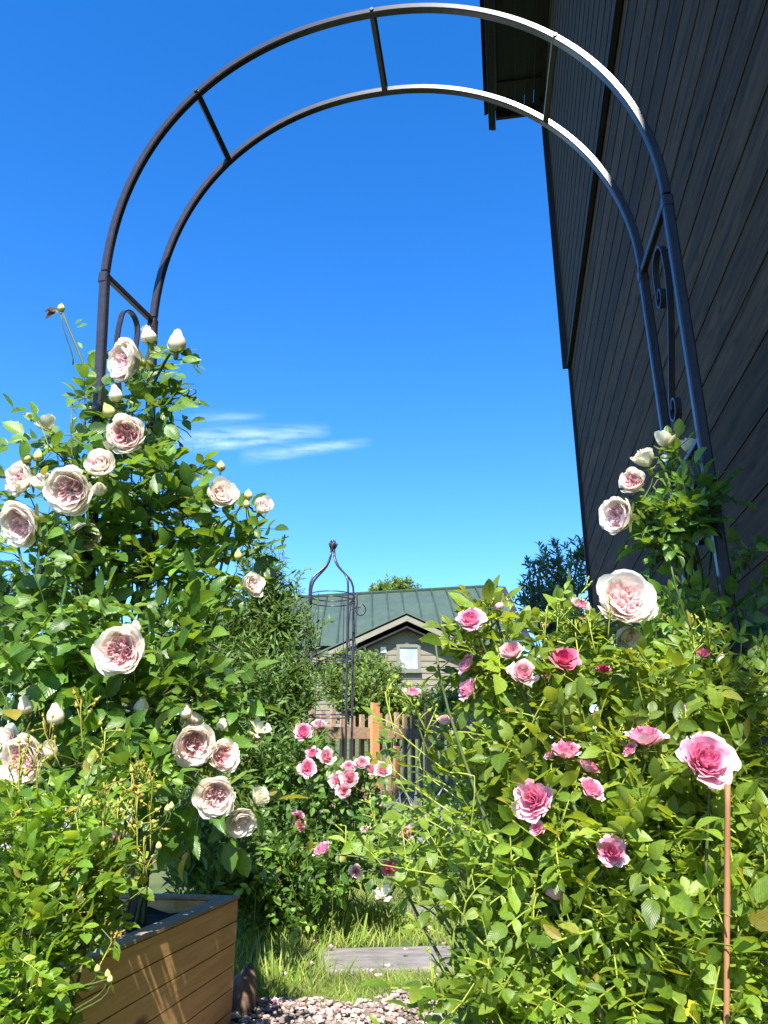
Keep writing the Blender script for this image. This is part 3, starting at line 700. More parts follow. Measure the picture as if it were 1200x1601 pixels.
# ---- rose arch
AL_f, AR_f = np.array([-.738, 1.712]), np.array([.649, 1.429])
AL_b, AR_b = np.array([-.672, 1.928]), np.array([.680, 1.700])
ZJ = EYE + 1.27; RZ_f, RZ_b = .752, .738
def arch_pt(A, B, rz, phi):
    m = (A + B) / 2; h = (B - A) / 2; c_, s_ = math.cos(phi), math.sin(phi)
    if c_ > 0: w_ = .91; c_, s_ = c_ ** w_, max(0, s_) ** w_     # the left shoulder is a touch squarer
    xy = m - h * c_
    return np.array([xy[0], xy[1], ZJ + rz * s_])
arch = empty('rose_arch', (0, 1.7, 0), 'tall black metal garden arch framing the blue sky', 'garden arch')
nF = np.array([-math.sin(YAW), -math.cos(YAW), 0])
TR = .0100
for nm, A, B, rz in (('front_hoop', AL_f, AR_f, RZ_f), ('back_hoop', AL_b, AR_b, RZ_b)):
    mb = MB(); pts = [arch_pt(A, B, rz, p) for p in np.linspace(0, math.pi, 73)]
    mb.tube(pts, TR, square=True, up=nF); mb.build(nm, M['metal'], arch)
POST = {}
for key, A, base in (('lf', AL_f, (-.625, 1.73, .22)), ('lb', AL_b, (-.556, 1.925, .22)), ('rf', AR_f, (.655, 1.43, -.02)), ('rb', AR_b, (.70, 1.69, -.02))):
    a = np.array([A[0], A[1], ZJ - .006]); b = np.array(base, float); POST[key] = (a, b)
    mb = MB(); mb.tube(np.array([b, a]), TR * 1.12, square=True, up=nF); mb.build('post', M['metal'], arch)
for k_ in POST:
    mb = MB(); a_ = POST[k_][0]; mb.tube(np.array([a_ - (0, 0, .030), a_ - (0, 0, .002)]), TR * 1.24, square=True, up=nF); mb.build('sleeve', M['metal'], arch)
for phf, phb in ((rad(47.5), rad(46)), (rad(91), rad(90)), (rad(134.5), rad(133.5))):
    a = arch_pt(AL_f, AR_f, RZ_f, phf); b = arch_pt(AL_b, AR_b, RZ_b, phb)
    mb = MB(); mb.tube(np.array([a, b]), TR * .85, square=True, up=nrm(np.cross(b - a, nF + (0, 0, .01)))); mb.build('rung', M['metal'], arch)
    mb = MB(); e = a + nF * (TR + .001)
    mb.tube(np.array([e - nF * .002, e + nF * .0035]), np.array([.0062, .0048]), 12); mb.build('bolt', M['metal'], arch, smooth=False)
for A, B in ((AL_f, AL_b), (AR_f, AR_b)):
    a = np.array([*A, ZJ - .01]); b = np.array([*B, ZJ - .012]); sd_ = nrm(b - a)
    mb = MB(); mb.tube(np.array([a + sd_ * TR, b - sd_ * TR]), TR * .8, square=True, up=(0, 0, 1)); mb.build('rung', M['metal'], arch)
def scroll(a3, b3, ztop, flip=False):
    """one S scroll in the plane of a side panel"""
    ex = nrm(b3 - a3); L = np.linalg.norm(b3 - a3); mb = MB()
    def q(x, z): return a3 + ex * (x * L) + np.array([0, 0, z])
    pts = []; rx = .17; zt = ztop - .085
    for k in range(20):                                  # small curl
        th = rad(-360 + 360 * k / 19); r = .010 + .014 * k / 19
        pts.append((.62 - .024 / L + r * math.cos(th) / L, zt - .07 + r * 1.25 * math.sin(th)))
    for k in range(1, 5): pts.append((.62, zt - .07 + .07 * k / 4))
    for k in range(1, 13):
        th = math.pi * k / 12; pts.append((.45 + rx * math.cos(th), zt + .045 * math.sin(th)))
    for k in range(1, 14):
        t = k / 13; pts.append((.28 + .40 * sstep(0, 1, t) - .10 * math.sin(t * math.pi), zt - .36 * t))
    for k in range(1, 20):
        th = rad(-360 * k / 19); r = .030 - .018 * k / 19
        pts.append((.68 - .030 / L + r * math.cos(th) / L, zt - .36 + r * 1.2 * math.sin(th)))
    P3 = [q((1 - x) if flip else x, z) for x, z in pts]
    # flat bar
    side = nrm(np.cross(ex, (0, 0, 1))); P3 = np.array(P3); T = np.gradient(P3, axis=0); T /= np.linalg.norm(T, axis=1)[:, None]
    B_ = np.cross(T, side); V = []; F = []
    for k in range(len(P3)):
        for i, j in ((-1, -1), (1, -1), (1, 1), (-1, 1)): V.append(P3[k] + side * i * .0075 + B_[k] * j * .0022)
    for k in range(len(P3) - 1):
        for i in range(4): F.append((4 * k + i, 4 * k + (i + 1) % 4, 4 * k + 4 + (i + 1) % 4, 4 * k + 4 + i))
    mb.add(V, F); mb.build('scroll', M['metal'], arch)
for kf, kb in (('lf', 'lb'), ('rf', 'rb')):
    for z0, fl in ((ZJ - .02, False), (ZJ - .62, True)):
        ta = (ZJ - z0 + .2) / (ZJ); a = POST[kf][0] + (POST[kf][1] - POST[kf][0]) * ta; b = POST[kb][0] + (POST[kb][1] - POST[kb][0]) * ta
        a3 = np.array([a[0], a[1], 0.]); b3 = np.array([b[0], b[1], 0.])
        scroll(a3, b3, z0, fl)
    for zz in (ZJ - .60, ZJ - 1.2):
        ta = (ZJ - zz) / (ZJ - POST[kf][1][2]); tb = (ZJ - zz) / (ZJ - POST[kb][1][2])
        a = POST[kf][0] + (POST[kf][1] - POST[kf][0]) * ta; b = POST[kb][0] + (POST[kb][1] - POST[kb][0]) * tb
        mb = MB(); mb.tube(np.array([a, b]), TR * .6, square=True, up=(0, 0, 1)); mb.build('rung', M['metal'], arch)

# ---- planter
cx = np.array([-.346, 2.02, 0.]); PT = EYE - .26
PL, PWd = 1.25, .68
planter = empty('planter_box', cx - DD * PL / 2 - NN * PWd / 2, 'orange brown wooden planter box holding the climbing rose', 'planter')
def PP(s, w, z): return cx - DD * s - NN * w + np.array([0, 0, z])
nb = 6; bh = (PT - .0065) / nb
for k in range(nb):
    z0 = k * bh; z1 = z0 + bh - .0025
    for side, (sa, sb, wa, wb) in {'r': (.0 if k % 2 == 0 else .026, PL, .0, .026), 'f': (.0, .026, .026 if k % 2 == 0 else .0, PWd), 'l': (.0, PL, PWd, PWd + .026), 'n': (PL, PL + .026, 0, PWd)}.items():
        mb = MB(); mb.box(PP((sa + sb) / 2, (wa + wb) / 2, (z0 + z1) / 2), (sb - sa, wb - wa, z1 - z0), [DD, NN, np.array([0, 0, 1])])
        mb.build('board', M['planter'], planter)
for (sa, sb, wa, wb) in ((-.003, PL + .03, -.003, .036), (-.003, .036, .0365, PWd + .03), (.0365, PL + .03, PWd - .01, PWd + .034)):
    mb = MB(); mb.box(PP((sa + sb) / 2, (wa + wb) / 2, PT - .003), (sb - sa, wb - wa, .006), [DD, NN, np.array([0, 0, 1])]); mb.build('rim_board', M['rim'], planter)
for w_ in (.045,):
    mb = MB(); mb.box(PP(.045, .045, PT / 2 - .03), (.036, .036, PT - .07), [DD, NN, np.array([0, 0, 1])]); mb.build('corner_post', M['planter'], planter)
mb = MB(); n = 26; V = []
for j in range(n):
    for i in range(n):
        s = .027 + (PL - .03) * j / (n - 1); w = .027 + (PWd - .03) * i / (n - 1)
        V.append(PP(s, w, PT - .032 + RNG.normal(0, .006)))
mb.add(V, [(j * n + i, j * n + i + 1, (j + 1) * n + i + 1, (j + 1) * n + i) for j in range(n - 1) for i in range(n - 1)])
tag(mb.build('soil', M['soil'], None, smooth=True), 'dark potting soil filling the wooden planter', 'soil', kind='stuff')

# ---- stones beside planter
def rock(p, r, name='stone', label=None, seed=0):
    r_ = np.random.default_rng(seed); mb = MB(); V = []; nu, nv = 14, 9
    ph = r_.uniform(0, 6, 6)
    for j in range(nv):
        for i in range(nu):
            th = math.pi * j / (nv - 1); a = 2 * math.pi * i / nu; q = np.array([math.sin(th) * math.cos(a), math.sin(th) * math.sin(a), math.cos(th)])
            k = 1 + .13 * math.sin(2.3 * q[0] * 2 + ph[0]) + .1 * math.sin(3 * q[1] + ph[1]) + .1 * math.sin(4 * q[2] + ph[2])
            V.append(np.array(p) + q * np.array(r) * k)
    mb.add(V, [(j * nu + i, j * nu + (i + 1) % nu, (j + 1) * nu + (i + 1) % nu, (j + 1) * nu + i) for j in range(nv - 1) for i in range(nu)])
    o = mb.build(name, M['rock'], None, smooth=True); return tag(o, label, 'stone')
sp = P(384, 1560, 2.13); rock((sp[0] - .004, 2.13, .03), (.034, .06, .07), label='brown boulder tucked against the planter corner', seed=3)

# ---- stepping slabs
for (u, v, Y, w, d, rz, lab) in ((610, 1500, 2.74, .44, .34, .12, 'large grey stepping slab nearest the gravel'), (690, 1438, 3.55, .42, .34, -.1, 'middle grey stepping slab half covered by grass'), (672, 1392, 4.45, .42, .38, .05, 'farthest grey stepping slab in the lawn')):
    q = P(u, v, Y); g = float(gz(q[0], Y)); mb = MB()
    c, s_ = math.cos(rz), math.sin(rz); a = [np.array([c, s_, 0]), np.array([-s_, c, 0]), np.array([0, 0, 1])]
    mb.box((q[0], Y, g - .002), (w, d * .9, .03), a)
    o = mb.build('stepping_slab', M['slab'], None); tag(o, lab, 'stepping stone', 'grey stepping slabs in the lawn')
    bv = o.modifiers.new('bevel', 'BEVEL'); bv.width = .005; bv.segments = 2

# ---- gravel (loose stones) and its bed
ico = [(0, 0, -1), (.72, -.53, -.45), (-.28, -.85, -.45), (-.89, 0, -.45), (-.28, .85, -.45), (.72, .53, -.45), (.28, -.85, .45), (-.72, -.53, .45), (-.72, .53, .45), (.28, .85, .45), (.89, 0, .45), (0, 0, 1)]
icf = [(0, 1, 2), (1, 0, 5), (0, 2, 3), (0, 3, 4), (0, 4, 5), (1, 5, 10), (2, 1, 6), (3, 2, 7), (4, 3, 8), (5, 4, 9), (1, 10, 6), (2, 6, 7), (3, 7, 8), (4, 8, 9), (5, 9, 10), (6, 10, 11), (7, 6, 11), (8, 7, 11), (9, 8, 11), (10, 9, 11)]
ico = np.array(ico)
mb = MB(); npb = 0
while npb < 13000:
    X = RNG.uniform(-.42, 1.3); Y = RNG.uniform(1.6, 2.27 + .05 * math.sin(X * 9) + .03 * math.sin(X * 23) + (.5 * sstep(.3, .7, X)))
    if X < -.33 and Y < 2.06: continue
    r = RNG.choice([.0035, .005, .0065, .009]) * RNG.uniform(.8, 1.3); A = np.linalg.qr(RNG.normal(0, 1, (3, 3)))[0]
    V = (ico * (1 + RNG.normal(0, .13, (12, 1)))) @ (A * np.array([1, .8, .6])) * r + np.array([X, Y, RNG.uniform(.004, .022)])
    mb.add(V, icf); npb += 1
tag(mb.build('gravel', M['gravel'], None), 'pinkish crushed stone gravel at the foot of the planter', 'gravel', kind='stuff')

# ---- grass
G = Leaves(GRASS_T)
def grass_at(X, Y, s, droop=.35):
    z = float(gz(X, Y)); d = np.array([RNG.normal(0, droop), RNG.normal(0, droop), 1.0])
    G.add(np.array([X, Y, z - .004]), d, (RNG.normal(0, 1), -1 + RNG.normal(0, .6), .3), s)
for _ in range(30000):
    Y = 2.22 + 5.8 * RNG.random() ** 1.7; X = RNG.uniform(-.55 - .05 * Y, .35 + .22 * Y)
    edge = 2.25 + .05 * math.sin(X * 9) + .03 * math.sin(X * 23)
    if Y < edge + RNG.random() * .06: continue
    if abs(X - .022) < .215 and abs(Y - 2.74) < .16: continue
    if abs(X - .27) < .19 and abs(Y - 3.55) < .15: continue
    if abs(X - .30) < .18 and abs(Y - 4.45) < .17: continue
    clump = .6 + .6 * math.sin(X * 7.3 + 2 * math.sin(Y * 4)) * math.sin(Y * 6.1 + X * 2)
    if Y < 2.6 and abs(X - .02) < .3 and RNG.random() < .5: continue
    grass_at(X, Y, (.5 if Y < 2.62 and abs(X - .05) < .3 else 1) * RNG.uniform(.02, .052) * (1 + .5 * max(0, clump)) * (1 if Y < 4 else 1.1))
for _ in range(7000):
    Y = RNG.uniform(2.24, 2.62); X = RNG.uniform(-.6, .75)
    if Y < 2.25 + .05 * math.sin(X * 9) + .03 * math.sin(X * 23): continue
    grass_at(X, Y, RNG.uniform(.012, .034), .5)
for (u, v, Y, n, s) in ((470, 1455, 3.0, 200, .11), (520, 1440, 3.2, 150, .12), (430, 1560, 2.5, 120, .08), (600, 1435, 3.3, 160, .10), (575, 1560, 2.4, 60, .05), (700, 1460, 3.2, 140, .09), (400, 1550, 2.45, 100, .08), (480, 1560, 2.40, 90, .06)):
    q = P(u, v, Y)
    for _ in range(n): grass_at(q[0] + RNG.normal(0, .09), q[1] + RNG.normal(0, .07), s * RNG.uniform(.4, 1.3), .3)
tag(G.build('grass', M['grass'], None), 'long uneven lawn grass around the stepping slabs', 'grass', kind='stuff')

# ================================================================== PLANTS
# ---- obelisk
ob_c = P(519, 1300, 5.0); obx, oby = P(519, 900, 5.0)[0], 5.0; og = float(gz(obx, oby)); ztop = P(519, 850, 5.0)[2]
obel = empty('garden_obelisk', (obx, oby, og), 'slim black wire obelisk trellis with pointed finial', 'obelisk')
rO = .152; zsh = P(519, 925, 5.0)[2]
angs = [rad(a) for a in (200, 318, 20, 160)]
for a in angs:
    e = np.array([math.cos(a), math.sin(a), 0]); c0 = np.array([obx, oby, 0])
    pts = [c0 + e * rO + (0, 0, og - .05), c0 + e * rO + (0, 0, (og + zsh) / 2), c0 + e * rO + (0, 0, zsh)]
    for pv_, pr_ in ((915, 37), (907, 34), (901, 29), (896, 23), (891, 17), (885, 11), (878, 6.5), (870, 3.5), (858, 2.5)):
        pts.append(c0 + e * pr_ / 38 * rO + (0, 0, P(519, pv_, 5.0)[2]))
    mb = MB(); mb.tube(pts, .0075, 7, up=(0.1, .2, .9)); mb.build('leg', M['metal'], obel, smooth=True)
for zr in (P(519, 932, 5)[2], P(519, 940, 5)[2], P(519, 1028, 5)[2], P(519, 1032, 5)[2], P(519, 1120, 5)[2]):
    mb = MB(); pts = [np.array([obx + rO * math.cos(a), oby + rO * math.sin(a), zr]) for a in np.linspace(0, 2 * math.pi, 33)]; mb.tube(pts, .004, 5, up=(0, 0, 1)); mb.build('ring', M['metal'], obel, smooth=True)
for k in range(4):
    a = angs[k] + .7; mb = MB(); mb.tube(np.array([(obx + rO * math.cos(a), oby + rO * math.sin(a), og), (obx + rO * math.cos(a), oby + rO * math.sin(a), P(519, 934, 5)[2])]), .003, 5); mb.build('wire', M['metal'], obel)
for a in angs[:3]:
    e = np.array([math.cos(a), math.sin(a), 0]); pts = []
    zs = P(519, 938, 5)[2]
    for k in range(16):
        th = rad(-360 * (1 - k / 15) + 70); r = .018 + .03 * k / 15
        pts.append(np.array([obx, oby, 0]) + e * (rO + .045 + r * math.cos(th)) + (0, 0, zs - .055 + r * math.sin(th)))
    pts = pts[::1]; last = pts[-1]
    for t in np.linspace(.1, 1, 10): pts.append(np.array([obx, oby, 0]) + e * (rO + .045 + .018 * math.cos(th) - .04 * math.sin(t * 3) ) + (0, 0, last[2] - .42 * t + .02))
    mb = MB(); mb.tube(pts, .004, 5, up=(.3, .9, .1)); mb.build('scroll', M['metal'], obel)
mb = MB(); fz = ztop - .055
mb.tube(np.array([(obx, oby, fz + q) for q in (0, .012, .03, .045, .06, .07)]), np.array([.012, .016, .022, .024, .018, .008]), 10)
for k in range(5):
    a = k * 1.257; mb.tube(np.array([(obx + .016 * math.cos(a), oby + .016 * math.sin(a), fz + .02), (obx + .026 * math.cos(a), oby + .026 * math.sin(a), fz + .05), (obx + .012 * math.cos(a), oby + .012 * math.sin(a), fz + .078)]), np.array([.006, .009, .003]), 6)
mb.build('finial', M['metal'], obel, smooth=True)

mb = MB()
for _ in range(46):
    X = RNG.uniform(-.5, .9); Y = RNG.uniform(1.9, 3.4)
    if X < -.3 and Y < 2.1: continue
    z = float(gz(X, Y)) + .022 + .012 * RNG.random(); a = RNG.uniform(0, 6.28); q = RNG.uniform(.006, .011); V = []
    for j in range(3):
        for i in range(3):
            x = (i - 1) * q * (1 - .3 * abs(j - 1)); y = (j - 1) * q; V.append((X + x * math.cos(a) - y * math.sin(a), Y + x * math.sin(a) + y * math.cos(a), z + .004 * (abs(i - 1) + abs(j - 1)) + RNG.normal(0, .001)))
    mb.add(V, [(0, 1, 4, 3), (1, 2, 5, 4), (3, 4, 7, 6), (4, 5, 8, 7)], col=RNG.uniform(.3, 1))
tag(mb.build('fallen_petals', M['pale_pink'], None, smooth=True), 'pale rose petals fallen on the gravel and grass', 'petals', kind='stuff')
# ---- generic shrub builders
def shoot_plant(name, label, cat, loc, mat, stem_mat, blobs, temps, leafsize, shootlen, nper, up=1.0, group=None, stem_r=.0018, droop=.12, trunk=None, main=10, face=(0, -.5, .7), shell=.5):
    """shrub or tree of leafy shoots: blobs place the shoots; main stems rise from loc"""
    root = empty(name, loc, label, cat, group)
    L = Leaves(temps); st = MB()
    for p, q, c in blob_points(blobs, shell):
        d = nrm(q * .7 + np.array([0, 0, up]) + RNG.normal(0, .25, 3)); l = shootlen * RNG.uniform(.6, 1.3)
        b = p - d * l * .5; side = nrm(RNG.normal(0, 1, 3))
        pts = np.array([b + d * l * t + side * l * .1 * math.sin(t * 2) - np.array([0, 0, droop * l * t * t]) for t in np.linspace(0, 1, 5)])
        st.tube(pts, np.linspace(stem_r, stem_r * .4, 5), 3, cap=False)
        for k in range(nper):
            t = (k + RNG.random()) / nper; i = min(3, int(t * 4)); f = t * 4 - i; pp = pts[i] * (1 - f) + pts[i + 1] * f
            w = nrm(np.cross(d, RNG.normal(0, 1, 3))); dr = nrm(d * .75 + w * .9)
            L.add(pp, dr, np.array(face) + RNG.normal(0, .45, 3), leafsize * RNG.uniform(.65, 1.2) * (1 - .35 * t))
    L.build('foliage' if trunk is None else 'crown', mat, root)
    base = np.array(loc, float)
    if trunk:
        tk = MB(); cs = [P(b[0], b[1], b[2]) for b in blobs]; top = np.mean(cs, 0)
        tk.tube(bez(base - (0, 0, .1), base + (0, 0, .4 * (top[2] - base[2])), top - (0, 0, .3 * (top[2] - base[2])), top, 9), np.linspace(trunk, trunk * .35, 9), 9)
        for c in cs:
            a = base + (top - base) * .55; tk.tube(bez(a, a + (top - a) * .4, c - (0, 0, .2 * trunk * 10), c, 7), np.linspace(trunk * .45, trunk * .12, 7), 6)
        tk.build('trunk', M['bark'], root, smooth=True)
    else:
        cs = [P(b[0], b[1], b[2]) for b in blobs]
        for k in range(main):
            c = cs[k % len(cs)] + RNG.normal(0, .08, 3); b0 = base + np.array([RNG.normal(0, .06), RNG.normal(0, .06), -.02])
            st.tube(bez(b0, b0 + (c - b0) * .3 + (0, 0, .1), c - (0, 0, .2), c, 7), np.linspace(stem_r * 3, stem_r, 7), 5)
    if st.n: st.build('stems', stem_mat, root)
    return root
def gpt(u, Y): q = P(u, 1250, Y); return (q[0], Y, float(gz(q[0], Y)))

# narrow-leaved shrub in the middle left
shoot_plant('willow_leaved_shrub', 'tall narrow leaved green shrub behind the climbing rose', 'shrub', gpt(400, 3.6), M['willow_leaf'], M['cane'],
    [(400, 1000, 3.7, 60, 70, .25, 230), (330, 1010, 3.5, 70, 80, .3, 160), (425, 985, 3.7, 38, 45, .2, 120), (400, 1090, 3.5, 90, 80, .35, 320), (432, 1070, 3.7, 38, 60, .25, 110),
     (400, 1190, 3.4, 110, 80, .4, 300), (350, 1270, 3.2, 90, 70, .35, 220), (440, 1290, 3.4, 50, 60, .3, 130), (330, 1340, 2.9, 70, 50, .3, 140), (420, 1370, 3.1, 60, 50, .3, 160), (405, 905, 3.6, 38, 40, .15, 34), (430, 930, 3.7, 35, 30, .15, 30), (490, 985, 4.2, 18, 26, .15, 9), (420, 880, 3.6, 18, 26, .1, 8)],
    LANCE_T, .062, .26, 15, up=1.0, main=14)
# shrubs behind the fence
shoot_plant('fine_leaved_shrub', 'bright light green shrub beside the obelisk below the house window', 'shrub', gpt(600, 8.4), M['hedge_leaf'], M['cane'],
    [(590, 1072, 8.6, 34, 34, .5, 170), (572, 1050, 8.8, 18, 22, .4, 70), (640, 1100, 8.5, 34, 16, .5, 110), (560, 1090, 8.2, 40, 36, .4, 170), (530, 1062, 8.4, 30, 34, .4, 110), (610, 1120, 8.4, 60, 30, .4, 150)], FAR_T, .085, .35, 12, main=6, stem_r=.004)
shoot_plant('fine_leaved_shrub', 'darker green low shrub under the house wall left of the pink bush', 'shrub', gpt(740, 9.8), M['willow_leaf'], M['cane'],
    [(700, 1106, 9.8, 42, 20, .5, 150), (745, 1098, 10.2, 44, 26, .5, 170), (785, 1080, 10.4, 40, 40, .5, 180), (670, 1120, 9.6, 40, 20, .4, 110)], FAR_T, .085, .35, 12, main=6, stem_r=.004)
# tree at the corner of the black building
shoot_plant('peach_tree', 'dark narrow leaved tree rising beside the black building corner', 'tree', gpt(880, 10.5), M['far_leaf'], M['bark'],
    [(880, 915, 10.5, 42, 46, .5, 60), (850, 950, 10.4, 34, 36, .4, 40), (842, 885, 10.5, 20, 34, .3, 14), (905, 865, 10.8, 18, 26, .3, 14), (880, 985, 10.5, 56, 36, .5, 60), (872, 862, 10.5, 10, 22, .2, 5), (830, 925, 10.4, 18, 26, .3, 12)], LANCE_T, .15, .42, 15, trunk=.06, stem_r=.005, droop=.35, face=(0, -.7, .3))
shoot_plant('distant_tree', 'round tree top showing above the green roof ridge', 'tree', (P(615, 1100, 38)[0], 38, float(gz(0, 38))), M['hedge_leaf'], M['bark'],
    [(615, 925, 38, 30, 16, 1.0, 120), (600, 920, 38, 16, 10, .8, 40), (632, 918, 38, 14, 8, .8, 36), (580, 928, 38, 9, 5, .8, 14), (650, 925, 38, 12, 5, .6, 12)], FAR_T, .28, .7, 9, trunk=.15, stem_r=.012)
shoot_plant('distant_tree', 'dark tree at the far left edge behind the rose', 'tree', (P(5, 1100, 20)[0], 20, float(gz(-9, 20))), M['far_leaf'], M['bark'],
    [(0, 965, 20, 45, 45, 1.2, 150), (10, 925, 20, 30, 22, .8, 40), (-20, 1010, 20, 90, 50, 1.2, 170), (60, 1030, 20, 60, 30, 1.0, 100)], FAR_T, .22, .6, 10, trunk=.12, stem_r=.01)
shoot_plant('background_shrub', 'leafy green shrub far left across the grey path', 'shrub', (P(120, 1200, 9)[0], 9, float(gz(-3, 9))), M['willow_leaf'], M['cane'],
    [(60, 1080, 9, 90, 60, .6, 200), (190, 1090, 8.5, 90, 60, .6, 200), (280, 1060, 8.5, 60, 60, .5, 130), (60, 1180, 8.6, 100, 60, .5, 160), (220, 1180, 8.2, 100, 60, .5, 160)], FAR_T, .10, .4, 12, main=10, stem_r=.004)
# grey herb by the fence foot
root = empty('catmint', gpt(700, 6.2), 'tuft of grey green catmint in front of the fence foot', 'plant')
L = Leaves(GRASS_T)
for _ in range(1500):
    q = P(RNG.normal(700, 40), 1240, RNG.normal(6.2, .35)); z = float(gz(q[0], q[1])); L.add(np.array([q[0], q[1], z]), (RNG.normal(0, .3), RNG.normal(0, .3), 1), (RNG.normal(0, .5), -1, .3), RNG.uniform(.14, .28))
L.build('foliage', M['lav'], root)
# long leaved clump at mid distance, right of the obelisk
root = empty('daylily_clump', gpt(650, 5.2), 'clump of arching strap leaves beside the lawn', 'plant')
L = Leaves([leaf_template(7, .10, .4, 1.1, 0, .35, 0), leaf_template(7, .09, .4, .7, 0, .35, 0)])
for _ in range(90):
    q = gpt(RNG.normal(655, 22), RNG.normal(5.0, .15)); L.add(np.array(q), (RNG.normal(0, .55), RNG.normal(0, .4), 1), (0, -.5, 1), RNG.uniform(.2, .38))
L.build('foliage', M['lav'], root)

HIDDEN = {(138, 838), (277, 1078), (75, 1312), (172, 1322), (10, 1160), (862, 1180), (985, 1172), (464, 1280), (470, 1290)}
# ---- rose plant builder
def rose_plant(name, label, loc, leafm, stemm, blobs, flowers, temps, lsize, n5=5, buds=(), sprays=(), spray_mat=None, canes=None, stem_r=.0011, jit=.55, ncane=12, shell=.5, outw=.8, up=(0, -.45, .8), cane_r=.004, shoots=()):
    root = empty(name, loc, label, 'rose bush')
    L = Leaves(temps); st = MB(); cn = MB(); base = np.array(loc, float)
    for p, q, c in blob_points(blobs, shell):
        d = nrm(q * outw + RNG.normal(0, .45, 3) + np.array([0, -.15, .12])); s = lsize * RNG.uniform(.7, 1.2)
        nn_ = n5 if RNG.random() < .6 else (3 if RNG.random() < .6 else n5 + 2)
        L.spray(p - d * s * .8, d, s, nn_, st, jit=jit, up=up, stem_r=stem_r * .8)
        if RNG.random() < .28:
            b = p - d * s * .8; e = b + nrm((c - b) + np.array([0, 0.02, -.25 * np.linalg.norm(c - b) - .02])) * s * RNG.uniform(1.5, 3.0)
            st.tube(bez(b, b - d * s * .5, e + (0, 0, .02), e, 5), stem_r * 1.4, 4, cap=False)
    for (u, v, Y, hgt) in shoots:                 # slender upright shoots with small leaves
        tp = P(u, v, Y); b0 = tp + np.array([RNG.normal(0, .05), RNG.normal(0, .02) + .03, -hgt]) if np.isscalar(hgt) else P(*hgt); hgt = .09 if not np.isscalar(hgt) else hgt; w = bez(b0, b0 + (RNG.normal(0, .02), 0, hgt * .4), tp - (RNG.normal(0, .03), .02, hgt * .3), tp, 8)
        st.tube(w, np.linspace(stem_r * 1.3, stem_r * .6, 8), 5, cap=False)
        for k in range(2, 8):
            dd = nrm(RNG.normal(0, 1, 3) * (1, .6, .3) + (0, -.2, .6)); L.spray(w[k], dd, lsize * RNG.uniform(.5, .85), 3 if RNG.random() < .6 else 5, st, stem_r=stem_r * .6)
    cs = [P(b[0], b[1], b[2]) for b in blobs]
    for k in range(ncane):
        c = cs[k % len(cs)] + RNG.normal(0, .03, 3); b0 = base + np.array([RNG.normal(0, .05), RNG.normal(0, .05), -.02])
        cn.tube(bez(b0, b0 + np.array([0, 0, .35 * (c[2] - b0[2])]) + RNG.normal(0, .03, 3), c - np.array([0, 0, .3 * abs(c[2] - b0[2])]) * .6, c, 12), np.linspace(cane_r, cane_r * .4, 12), 6)
    for cp, r0_ in (canes or ()):
        cn.tube(cp, np.linspace(r0_, r0_ * .5, len(cp)), 6)
    for f in flowers:
        kind, u, v, px, Y, face = f[:6]; pos = P(u, v, Y)
        i = int(np.argmin([np.linalg.norm(c - pos - (0, 0, -.04)) for c in cs])); a = cs[i] * .55 + pos * .45 + np.array([0, .03, -.02])
        if px > 20 and (u, v) not in HIDDEN: AVOID_P.append(pos); AVOID_R.append(px * pxm(v, Y) / 2)
        o = flower(root, kind, u, v, px, Y, face, cn, a, f[6] if len(f) > 6 else None, srad=stem_r * 1.3)
    PENDING.append((L, leafm, root))
    if st.n: st.build('twigs', stemm, root)
    if cn.n: cn.build('canes', stemm if canes is None else M['cane'], root, smooth=True)
    for (u, v, Y, size, n) in sprays:
        bud_spray(root, P(u, v, Y), size, spray_mat or stemm, n)
    return root
F = (0, -1, .1)
